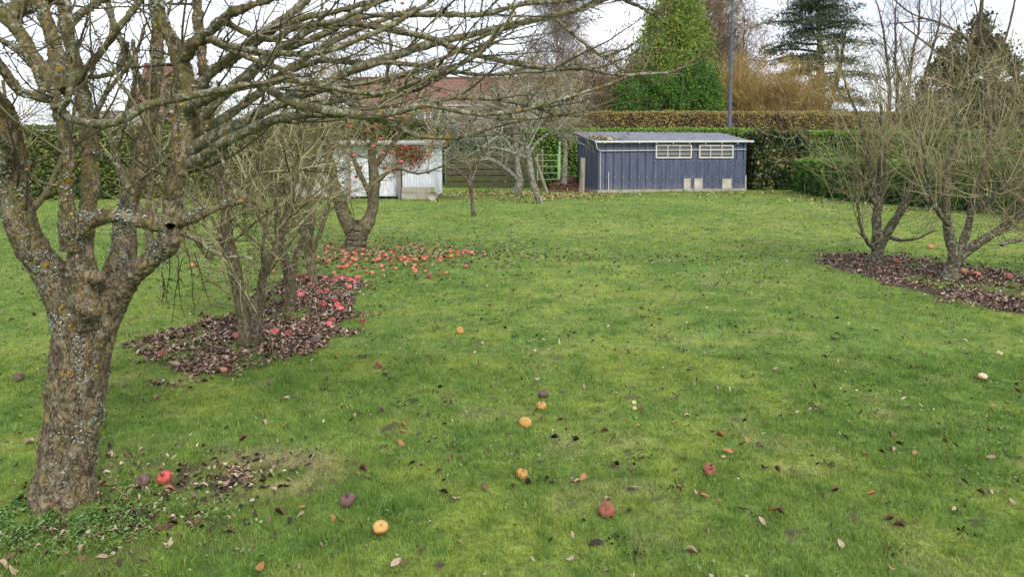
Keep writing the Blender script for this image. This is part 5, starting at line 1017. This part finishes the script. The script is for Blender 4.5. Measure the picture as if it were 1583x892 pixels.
    tag(gt.build('tub', simplemat('green_plastic', (.02, .16, .09, 1), (.04, .24, .14, 1), 3, .4)), 'small green tub at the foot of the white shed', 'tub')
    pf = thing('flowering_plant', 'dark purple blue flowering plant beside the green tub', 'plant', gp(607, 305)); c = np.array(pf.location)
    a = MB(); n = 160; leaves_at(a, c + np.stack([r.randn(n) * .14, r.randn(n) * .08, r.rand(n) * .4], -1), .06, r); a.build('foliage', M_hd, pf)
    a = MB(); n = 200; leaves_at(a, c + np.stack([r.randn(n) * .16, r.randn(n) * .08 - .05, .15 + r.rand(n) * .35], -1), .045, r, None, 1.1); a.build('flowers', leafmat('purple_petal', [(0, (.05, .04, .16, 1)), (1, (.16, .12, .34, 1))]), pf)
    lg = MB(); p0 = gp(669, 310); lg.tubes(np.array([[p0 + [0, -.12, .17], p0 + [0, .0, .17], p0 + [.02, .25, .17]]]), np.array([[.165, .175, .17]]), 16, cap=True)
    tag(lg.build('log', M_bl), 'short pale log end beside the concrete blocks of the white shed', 'log')
    # plank wall
    D2 = 34.3; x0 = at(690, 290, D2)[0]; x1 = at(838, 290, D2)[0]
    t = thing('plank_wall', 'mossy retaining wall of long horizontal planks behind the leaning pale tree', 'wall', (x0, D2, 0))
    M_pl = None; m, N, L, b = newmat('mossy_plank', .9, .15); p = pos(N); c = ramp(N, L, noise(N, L, mp(N, L, p, (1, 1, 5)), 3, 6, .65), [(0.3, (.045, .042, .026, 1)), (.55, (.10, .092, .055, 1)), (.75, (.15, .145, .105, 1))]); c = mix(N, L, ramp(N, L, noise(N, L, p, 1.6, 4), [(.45, B1), (.62, (.7, .7, .7, 1))]), c, (.075, .095, .028, 1)); L.new(c, b.inputs['Base Color'])
    pl = MB()
    for i in range(6): pl.box(((x0 + x1) / 2, D2 + .012 * i, .16 + i * .305), (x1 - x0, .07, .255), rx=.0)
    pl.build('planks', m, t, smooth=False)
    po = MB()
    for x in np.linspace(x0, x1, 4): po.box((x, D2 + .13, .95), (.13, .1, 1.9))
    po.build('post', M_wd, t, smooth=False)
    # gate
    M_gg = simplemat('light_green_paint', (.20, .34, .12, 1), (.32, .46, .22, 1), 4, .6)
    D3 = 32.6; xl = at(831, 270, D3)[0]; xr = at(863, 270, D3)[0]; t = thing('gate', 'pale green five bar metal gate behind the leaning post', 'gate', (xl, D3, 0)); mb = MB()
    for z in (.48, .78, 1.08, 1.36, 1.62): mb.bar((xl, D3, z), (xr, D3, z), .024, 8)
    for x in (xl, xr): mb.bar((x, D3, .44), (x, D3, 1.66), .028, 8)
    mb.build('bars', M_gg, t); mb = MB(); mb.bar((xr + .06, D3, 0), (xr + .06, D3, 2.25), .05, 10); mb.build('gate_post', M_gg, t)
    M_po = simplemat('grey_post_wood', (.13, .115, .08, 1), (.29, .26, .20, 1), 7, .9, stretch=(1, 1, .15))
    mb = MB(); a = gp(846, 299); b_ = at(827, 243, a[1] + .1); P, R = resw([np.append(a, .075), np.append((a + b_) / 2, .07), np.append(b_, .065)], 8); mb.tubes(P[None], R[None], 10, cap=True)
    tag(mb.build('leaning_post', M_po), 'bare wooden post leaning left in front of the pale green gate', 'post')
    mb = MB(); a = gp(899, 299.5); mb.tubes(np.array([[a, a + [.03, 0, .8], a + [.05, 0, 1.5]]]), np.array([[.12, .11, .10]]), 10, cap=True)
    tag(mb.build('wooden_post', M_po), 'upright weathered wooden post at the left corner of the dark blue shed', 'post')
    # earth mound
    mb = MB(); n1, n2 = 44, 30; th = np.linspace(0, 6.283, n1, endpoint=False); rr_ = np.linspace(0, 1, n2)
    TH_, RR = np.meshgrid(th, rr_, indexing='ij'); X = MOUND[0] + np.cos(TH_) * RR * 1.15; Y = MOUND[1] + .3 + np.sin(TH_) * RR * 1.2
    Z = .62 * (1 - RR ** 1.6) * (.75 + .5 * fbm(X, Y, .5, 2, 3)) + (fbm(X, Y, .16, 5, 3) - .5) * .12 * (1 - RR) - .02
    i, j = np.meshgrid(np.arange(n1), np.arange(n2 - 1), indexing='ij'); F = np.stack([i * n2 + j, ((i + 1) % n1) * n2 + j, ((i + 1) % n1) * n2 + j + 1, i * n2 + j + 1], -1).reshape(-1, 4)
    mb.add(np.stack([X, Y, Z], -1), F); n = 1500; a = r.rand(n) * 6.283; q = np.sqrt(r.rand(n)) * 1.1; x = MOUND[0] + np.cos(a) * q; y = MOUND[1] + .3 + np.sin(a) * q
    scatter(mb, x, y, .62 * (1 - (q / 1.15) ** 1.6) * .95, .09 * (.4 + r.rand(n)), r, .5, mat=1, low=True)
    tag(mb.build('leaf_mound', [simplemat('dark_earth', (.05, .028, .018, 1), (.17, .095, .06, 1), 9, 1, 6, .8), litter_mat('mound_leaf', [(0, (.05, .024, .016, 1)), (.5, (.14, .07, .045, 1)), (.9, (.26, .15, .10, 1)), (1, (.5, .38, .22, 1))])]), 'heap of dark brown earth and leaves left of the dark blue shed', 'mound')
white_shed()

# ------------------------------------------------------------------ lamp post, houses
def far_things():
    M_lp = simplemat('dark_blue_post', (.055, .075, .115, 1), (.085, .11, .155, 1), 3, .5)
    b = at(1127, 250, 38.0); b[2] = 0; t = thing('lamp_post', 'tall dark blue lamp post standing behind the dark blue shed', 'lamp post', b); mb = MB()
    mb.tubes(np.array([[b, b + [0, 0, 3.3], b + [0, 0, 3.35], b + [.04, 0, 10.4]]]), np.array([[.13, .13, .105, .05]]), 12); mb.build('column', M_lp, t)
    mb = MB(); mb.box(b + [.04, -.35, 10.45], (.22, .8, .12)); mb.build('lantern', M_lp, t, smooth=False)
    def tiles(name, a, c):
        m, N, L, bs = newmat(name, .85, .2); p = pos(N); br = N.new('ShaderNodeTexBrick'); br.inputs['Scale'].default_value = 1; br.inputs['Brick Width'].default_value = .3; br.inputs['Row Height'].default_value = .17; br.inputs['Mortar Size'].default_value = .022
        br.inputs['Color1'].default_value = a; br.inputs['Color2'].default_value = c; br.inputs['Mortar'].default_value = tuple(np.array(a) * .35)[:3] + (1,)
        sx = N.new('ShaderNodeSeparateXYZ'); L.new(p, sx.inputs[0]); cb = N.new('ShaderNodeCombineXYZ'); L.new(math_(N, L, 'ADD', sx.outputs[0], sx.outputs[1]), cb.inputs[0]) if False else L.new(sx.outputs[0], cb.inputs[0]); L.new(sx.outputs[2], cb.inputs[1]); L.new(cb.outputs[0], br.inputs['Vector'])
        L.new(mix(N, L, .35, br.outputs[0], ramp(N, L, noise(N, L, p, .6, 6), [(.3, (.6, .6, .6, 1)), (.7, (1.3, 1.3, 1.3, 1))]), 'MULTIPLY'), bs.inputs['Base Color']); return m
    M_rt = tiles('red_brown_tiles', (.20, .095, .075, 1), (.28, .145, .115, 1)); M_br = tiles('pink_brick', (.33, .17, .12, 1), (.42, .23, .16, 1))
    M_wf = simplemat('white_window_frame', (.7, .7, .7, 1), (.8, .8, .8, 1), 3, .4); g, _, _, bb = newmat('house_pane', .08, .7); bb.inputs['Base Color'].default_value = (.10, .12, .14, 1)
    M_ft = simplemat('house_fascia', (.55, .5, .42, 1), (.65, .6, .5, 1), 3)
    M_gr = simplemat('grey_brown_roof', (.13, .11, .09, 1), (.26, .22, .18, 1), 2)
    def house(label, xa, xb, D, dep, ze, zr, wins, roofmat=None):
        t = thing('house', label, 'house', ((xa + xb) / 2, D, 0)); mb = MB(); xm = (xa + xb) / 2
        mb.box((xm, D + dep / 2, ze / 2), (xb - xa, dep, ze)); ym = D + dep / 2
        for x in (xa + .003, xb - .003): mb.add([[x, D, ze], [x, D + dep, ze], [x, ym, zr - .1]], [[0, 1, 2]])
        mb.build('wall', M_br, t, smooth=False)
        rf = MB(); o = .4; zl = ze - .1
        V = [[xa - o, D - o, zl], [xb + o, D - o, zl], [xb + o, ym, zr], [xa - o, ym, zr], [xb + o, D + dep + o, zl], [xa - o, D + dep + o, zl]]
        V += [[x, y, z - .12] for x, y, z in V]
        rf.add(V, [[0, 1, 2, 3], [3, 2, 4, 5], [6, 9, 8, 7], [9, 11, 10, 8], [0, 6, 7, 1], [0, 3, 9, 6], [3, 5, 11, 9], [1, 7, 8, 2], [2, 8, 10, 4], [5, 4, 10, 11]]); r_ = rf.build('roof', roofmat or M_rt, t, smooth=False)
        rg = MB(); rg.bar((xa - o, ym, zr + .04), (xb + o, ym, zr + .04), .11, 8); rg.build('ridge', roofmat or M_rt, r_, org=t.location)
        gt = MB(); gt.box((xm, D - o - .06, zl - .04), (xb - xa + .8, .1, .12)); gt.build('gutter', M_ft, t, smooth=False)
        for (x, z, w_, h_) in wins:
            f = MB()
            for zz_ in (z - h_ / 2, z + h_ / 2): f.box((x, D - .03, zz_), (w_, .09, .09))
            for xx in (x - w_ / 2, x, x + w_ / 2): f.box((xx, D - .032, z), (.085, .092, h_ - .092))
            wf = f.build('window', M_wf, t, smooth=False); p_ = MB(); p_.box((x, D - .012, z), (w_ - .06, .02, h_ - .06)); p_.build('pane', g, wf, org=t.location, smooth=False)
        return t
    D = 60.0; X = lambda px: at(px, 200, D)[0]; Z = lambda py: at(700, py, D)[2]
    wins = [(X(px), Z(181), 1.45, 1.15) for px in (560, 600, 644, 679, 713, 780, 830, 900, 945)]
    house('long two storey brick house with red brown tiled roof beyond the orchard', X(540), X(962), D, 8, Z(160), Z(119) + .35, wins)
    D2 = 46.0; xa = at(213, 100, D2)[0]; xb = at(262, 100, D2)[0]
    house('tiled house seen in slivers between the foreground branches at left', xa, xb, D2, 3.2, 4.6, at(0, 100, D2 + 1.6)[2], [])
    D3 = 40.0; xa = at(100, 170, D3)[0]; xb = at(205, 170, D3)[0]
    house('low grey roofed outbuilding over the left hedge behind the thick tree', xa, xb, D3, 5, 3.3, at(0, 174, D3 + 2.5)[2], [], roofmat=M_gr)
far_things()

# ------------------------------------------------------------------ background trees
def clumps(mb, C, rad, n, size, r, asp=2.5, up=.6, flat=1.0, tvar=.5, mat=0, tones=None):
    M = len(C); idx = np.repeat(np.arange(M), n); tt = (r.rand(M) * tvar + (1 - tvar) / 2) if tones is None else tones
    P = C[idx] + r.randn(len(idx), 3) * np.asarray(rad)[idx][:, None] * np.array([1, 1, flat]) * .5
    leaves_at(mb, P, size * (.6 + .7 * r.rand(len(idx))), r, None, asp, np.clip(tt[idx] + r.randn(len(idx)) * .12, 0, 1), mat, up)
def bare(name, label, px, D, ztop, spread, mats, r, n1=26, z0=.12, up1=.35, up3=0.0, th=.22, dens=(1.1, 1.7, 2.4), rmin=(.03, .014, .009), Ls=(.42, .22, .11), stems=1, lean=0, ang=(20, 55)):
    b = at(px, 240, D); b[2] = 0; H = ztop; limbs = []; t = thing(name, label, 'tree', b)
    for s in range(stems):
        dx = (s - (stems - 1) / 2) * .5; W = [np.append(b + [dx * .6, 0, 0], th), np.append(b + [dx * 1.2 + lean * .3, 0, H * .35], th * .7), np.append(b + [dx * 2.2 + lean * .6 + r.randn() * .2, r.randn() * .3, H * .7], th * .4), np.append(b + [dx * 3 + lean + r.randn() * .3, r.randn() * .3, H * .98], th * .08)]
        limbs.append(resw(W, 30, r, .25))
    P = np.stack([a for a, c in limbs]); R = np.stack([c for a, c in limbs]); mb = MB(); mb.tubes(P, R, 10, lump=.05, rng=r); mb.build('trunk', mats[0], t)
    cr = MB(); A = spawn(r, P, R, n1 / H, (H * Ls[0] * .7, H * Ls[0]), ang, (z0, .97), .5, 10, up1, .08, .2, rmin[0], 1, .55); cr.tubes(*A, 4, 0, r.rand(len(A[0])))
    B_ = spawn(r, *A, dens[0], (H * Ls[1] * .6, H * Ls[1]), (20, 55), (.15, 1), .5, 8, up1 * .5, .1, .3, rmin[1], 1, .4); cr.tubes(*B_, 3, 0, r.rand(len(B_[0])))
    C_ = spawn(r, *B_, dens[1], (H * Ls[2] * .5, H * Ls[2]), (20, 60), (.1, 1), .6, 6, up3, .12, .4, rmin[2], 1, .3); cr.tubes(*C_, 3, 0, r.rand(len(C_[0])))
    if dens[2]:
        E = spawn(r, *C_, dens[2], (H * Ls[2] * .3, H * Ls[2] * .7), (20, 60), (.1, 1), .7, 5, up3 * 1.5, .12, .5, rmin[2] * .8, 1, .3); cr.tubes(*E, 3, 0, r.rand(len(E[0])))
    cr.build('crown', mats[1], t); return t
def back_trees():
    r = np.random.RandomState(101)
    M_cf = leafmat('conifer_spray', [(0, (.045, .085, .020, 1)), (.25, (.13, .215, .042, 1)), (.6, (.25, .35, .065, 1)), (.85, (.30, .31, .07, 1)), (1, (.33, .22, .08, 1))])
    M_bu = leafmat('bushy_evergreen_leaf', [(0, (.035, .085, .018, 1)), (.5, (.09, .20, .032, 1)), (1, (.19, .32, .055, 1))])
    M_cd = leafmat('cedar_needle', [(0, (.035, .050, .034, 1)), (.5, (.075, .105, .068, 1)), (1, (.14, .17, .105, 1))])
    M_ol = leafmat('olive_conifer_needle', [(0, (.045, .045, .020, 1)), (.5, (.095, .092, .038, 1)), (1, (.17, .155, .06, 1))])
    M_bt = simplemat('far_bark', (.06, .045, .035, 1), (.14, .11, .085, 1), 3, .95)
    M_bp = simplemat('birch_bark', (.20, .15, .12, 1), (.48, .42, .38, 1), 3, .9)
    M_tp = twigmat('birch_twig', [(.15, (.13, .11, .095, 1)), (.5, (.27, .235, .21, 1)), (.85, (.42, .38, .345, 1))], 1)
    M_to = twigmat('orange_twig', [(.15, (.20, .135, .05, 1)), (.5, (.40, .28, .10, 1)), (.85, (.56, .43, .19, 1))], 1)
    M_tb = twigmat('brown_twig', [(.15, (.12, .085, .052, 1)), (.5, (.26, .185, .115, 1)), (.85, (.40, .30, .20, 1))], 1)
    M_tg = twigmat('grey_twig', [(.15, (.045, .038, .034, 1)), (.5, (.10, .085, .07, 1)), (.85, (.20, .17, .14, 1))], 1)
    def shape(name, label, mat, D, outline, r, leaf, nper, nc, asp=2.6, up=.8, rad=.5, depth=1.0, trunk=.2, inner=.35, zb=0.3):
        """outline: (py, x left, x right) rows; the crown is round in plan"""
        o = np.array(outline, float); zs = np.array([at(800, q[0], D)[2] for q in o]); xl = (o[:, 1] - CX) * D / FPX; xr = (o[:, 2] - CX) * D / FPX
        b = np.array([(xl[-1] + xr[-1]) / 2, D, 0]); t = thing(name, label, 'tree', b)
        zz_ = np.linspace(zs.min(), zs.max(), 200); order = np.argsort(zs); L_ = np.interp(zz_, zs[order], xl[order]); R_ = np.interp(zz_, zs[order], xr[order]); wgt = (R_ - L_) + .3
        zi = r.choice(200, nc, p=wgt / wgt.sum()); z = zz_[zi] + r.randn(nc) * .1; c = (L_[zi] + R_[zi]) / 2; h = (R_[zi] - L_[zi]) / 2; th = r.rand(nc) * 6.283; q = np.where(r.rand(nc) < inner, r.rand(nc) * .8, .82 + .22 * r.rand(nc) * (.6 + fbm(th * 1.2, z, .8, 3, 2)))
        C = np.stack([c + np.cos(th) * h * q, D + np.sin(th) * h * q * depth, z], -1); C = C[(C[:, 1] < D + h * .6)]
        mb = MB(); clumps(mb, C, np.full(len(C), rad) * (.6 + .8 * r.rand(len(C))), nper, leaf, r, asp, up, 1.2); mb.build('crown', mat, t)
        tk = MB(); ztop = zs.max() * .93; ct = (xl[order][-1] + xr[order][-1]) / 2; P, R = resw([np.append([b[0], D, 0], trunk), np.append([(b[0] + ct) / 2, D, ztop * .5], trunk * .7), np.append([ct, D, ztop], trunk * .15)], 20); tk.tubes(P[None], R[None], 8)
        A = spawn(r, P[None], R[None], 5, (.6, 1.6), (50, 85), (.2, .95), .3, 6, .1, .1, .3, .02); tk.tubes(*A, 4); tk.build('trunk', M_bt, t); return t
    shape('conifer', 'tall pointed green conifer behind the beech hedge', M_cf, 46, [(-50, 1046, 1050), (-20, 1034, 1062), (0, 1022, 1070), (28, 1003, 1080), (60, 992, 1082), (100, 980, 1086), (130, 970, 1098), (175, 966, 1100)], r, .075, 110, 760, 2.6, .9, .66, inner=.35)
    shape('evergreen_bush', 'bright green bushy evergreen at the left foot of the tall conifer', M_bu, 43.5, [(118, 985, 1010), (130, 958, 1040), (150, 942, 1052), (180, 936, 1056)], r, .065, 140, 260, 2.0, .8, .34)
    shape('evergreen_bush', 'bright green bushy evergreen at the right foot of the tall conifer', M_bu, 43.5, [(100, 1068, 1084), (120, 1050, 1100), (145, 1040, 1108), (180, 1036, 1112)], r, .065, 140, 240, 2.0, .8, .34)
    shape('conifer', 'broad olive brown conifer behind the right apple trees', M_ol, 40, [(22, 1500, 1508), (50, 1478, 1522), (90, 1450, 1545), (130, 1425, 1566), (180, 1410, 1580), (230, 1405, 1590)], r, .10, 60, 560, 2.4, .9, .42)
    shape('conifer', 'dark rounded conifer low at the right picture edge', M_ol, 44, [(130, 1565, 1580), (150, 1545, 1620), (190, 1530, 1650), (220, 1525, 1660)], r, .15, 40, 240, 2.2, .8, .42)
    # cedar: flat tiers on long limbs
    D = 62; b = at(1262, 240, D); b[2] = 0; t = thing('cedar_tree', 'dark blue green cedar with flat layered boughs against the sky', 'tree', b); tk = MB(); ztop = at(0, 0, D)[2] + 1.2
    P, R = resw([np.append(b, .5), np.append(b + [.2, 0, ztop * .5], .36), np.append(b + [-.2, 0, ztop], .06)], 24); tk.tubes(P[None], R[None], 10)
    P2, R2 = resw([np.append(b + [.3, 0, 4], .3), np.append(b + [1.6, 0, 8], .22), np.append(b + [2.4, 0, 13], .06)], 24); tk.tubes(P2[None], R2[None], 8)
    mb = MB()
    pads = [(1262, y_, 1262 + sg * r.uniform(35, 78) * (.55 + .45 * math.sin((y_ + 20) / 190 * 3.1)), y_ + r.uniform(-4, 14), r.uniform(.6, 1.0)) for y_ in np.linspace(-8, 150, 6) for sg in (-1, 1)]
    rad_ = []
    for k in range(40):
        zt = ztop * (.30 + .70 * ((k + r.rand()) / 40) ** .8); ln = 4.6 * math.sin(min(1, (ztop * 1.06 - zt) / (ztop * .55)) * 1.57) * (.7 + .5 * r.rand()); an = k * 2.4 + r.rand(); rad_.append((b + [0, 0, zt], b + [math.cos(an) * ln, math.sin(an) * ln, zt + .3 - .1 * ln]))
    for (x0, y0, x1, y1, wd) in [(1255, 30, 1170, 42, 1.0), (1255, 28, 1200, 18, .9), (1258, 60, 1175, 78, 1.0), (1262, 80, 1180, 95, .9), (1255, 10, 1225, 8, .9), (1262, 8, 1300, 18, 1.0), (1265, 30, 1340, 38, 1.1), (1265, 55, 1325, 60, 1.1), (1265, 95, 1235, 112, .8), (1268, 88, 1330, 95, 1.0), (1270, 115, 1335, 125, 1.1), (1270, 140, 1235, 148, 1.0), (1270, 145, 1340, 158, 1.1), (1262, 2, 1252, -12, .7), (1270, 165, 1240, 168, .9), (1262, 45, 1215, 52, .8), (1270, 20, 1318, 30, .9)]:
        rad_.append((at(x0, y0 + 8, D), at(x1 + r.randn() * 5, y1 + r.randn() * 3, D + r.randn() * 1.0)))
    for a, e in rad_:
        if True:
            wd = .75; W = [np.append(a, .12), np.append((a + e) / 2 + [0, 0, .35], .08), np.append(e, .02)]
            Q, QR = resw(W, 16); tk.tubes(Q[None], QR[None], 5); C = []
            for u in np.linspace(.25, 1, 13):
                c = a + (e - a) * u + [0, 0, .35 * 4 * u * (1 - u) + .1]
                for _ in range(2): C.append(c + [r.randn() * .5, r.randn() * wd * .8, r.randn() * .11 - .55 * u * r.rand()])
            C = np.array(C); clumps(mb, C, np.full(len(C), .70), 26, .085, r, 2.6, -.1, .36)
    tk.build('trunk', M_bt, t); mb.build('crown', M_cd, t)
    bare('birch_tree', 'leafless birch with fine purplish drooping twigs above the house roof', 864, 74, 18.5, 6, [M_bp, M_tp], r, 46, .35, .28, -.35, .2, (1.5, 2.3, 3.2), (.06, .028, .021), (.40, .2, .12), stems=2)
    bare('birch_tree', 'smaller leafless birch fading left of the drooping birch', 800, 80, 13.5, 5, [M_bp, M_tp], r, 22, .35, .28, -.3, .15, (1.3, 2.0, 2.6), (.05, .026, .020), (.38, .2, .12))
    bare('bare_tree', 'leafless reddish brown tree between the tall conifer and the lamp post', 1090, 56, 17, 5, [M_bt, M_tb], r, 44, .15, .45, -.1, .2, (1.5, 2.3, 3.0), (.03, .018, .014), (.38, .2, .12), stems=3)
    bare('bare_tree', 'leafless light brown tree just right of the lamp post', 1138, 58, 14.5, 4, [M_bt, M_tb], r, 40, .15, .45, -.1, .16, (1.5, 2.3, 3.0), (.03, .018, .014), (.38, .2, .12), stems=2)
    bare('bare_tree', 'leafless grey tree with several upright trunks right of the cedar', 1392, 48, 13.8, 4, [M_bt, M_tg], r, 26, .25, .35, .1, .18, (1.0, 1.4, 1.6), (.024, .012, .009), (.34, .2, .12), stems=4)
    for px, D, zt, lab in ((1148, 46, 5.8, 'orange brown twiggy shrub directly behind the lamp post'), (1172, 47, 7.0, 'tallest orange twiggy shrub right of the lamp post'), (1200, 46, 6.4, 'orange twiggy shrub between lamp post and cedar'), (1228, 46, 5.6, 'low golden brown twiggy shrub in front of the cedar'), (1116, 47, 6.3, 'brown twiggy shrub right of the bushy evergreens')):
        s = bare('twiggy_shrub', lab, px, D, zt, 2, [M_bt, M_to], r, 60, .1, .5, .2, .07, (2.4, 3.4, 3.2), (.014, .010, .009), (.42, .24, .16), stems=5); s['category'] = 'shrub'
    bare('bare_tree', 'leafless tangled brown tree behind the plank wall and pale trees', 842, 38.5, 6.2, 2, [M_bt, M_tw_r], r, 80, .2, .3, -.2, .10, (2.6, 3.6, 3.0), (.018, .013, .011), (.42, .24, .16), stems=3)
    bare('bare_tree', 'leafless brown tree left of the olive brown conifer', 935, 44, 7.2, 2, [M_bt, M_tb], r, 80, .2, .4, -.1, .10, (2.4, 3.2, 2.8), (.018, .014, .012), (.40, .24, .16), stems=3)['label'] = 'leafless brown tree behind the beech hedge, left of the evergreens'
    bare('bare_tree', 'leafless olive brown tree in front of the long house, left of the tangled one', 775, 40, 6.0, 2, [M_bt, M_tw_r], r, 60, .2, .3, -.2, .10, (2.4, 3.2, 2.8), (.018, .013, .011), (.42, .24, .16), stems=3)
    bare('bare_tree', 'small leafless tree over the left hedge, seen between the branches', 155, 52, 7.2, 2, [M_bt, M_tb], r, 36, .2, .3, 0, .12, (1.5, 2, 2), (.02, .013, .011), (.4, .22, .14), stems=2)
    bare('bare_tree', 'leafless tree behind the white shed roof', 500, 36, 7.5, 2, [M_bt, M_tw_m], r, 36, .2, .3, 0, .12, (1.6, 2.2, 2), (.018, .012, .009), (.38, .22, .14), stems=2)
    hedge('hedge', 'rough brown and green hedge in front of the long brick house', [(-22, 50), (6, 50)], 1.5, 4.1, M_ho, M_core_g, r, 90, .13, 1.5, .3, hvar=.3)
back_trees()
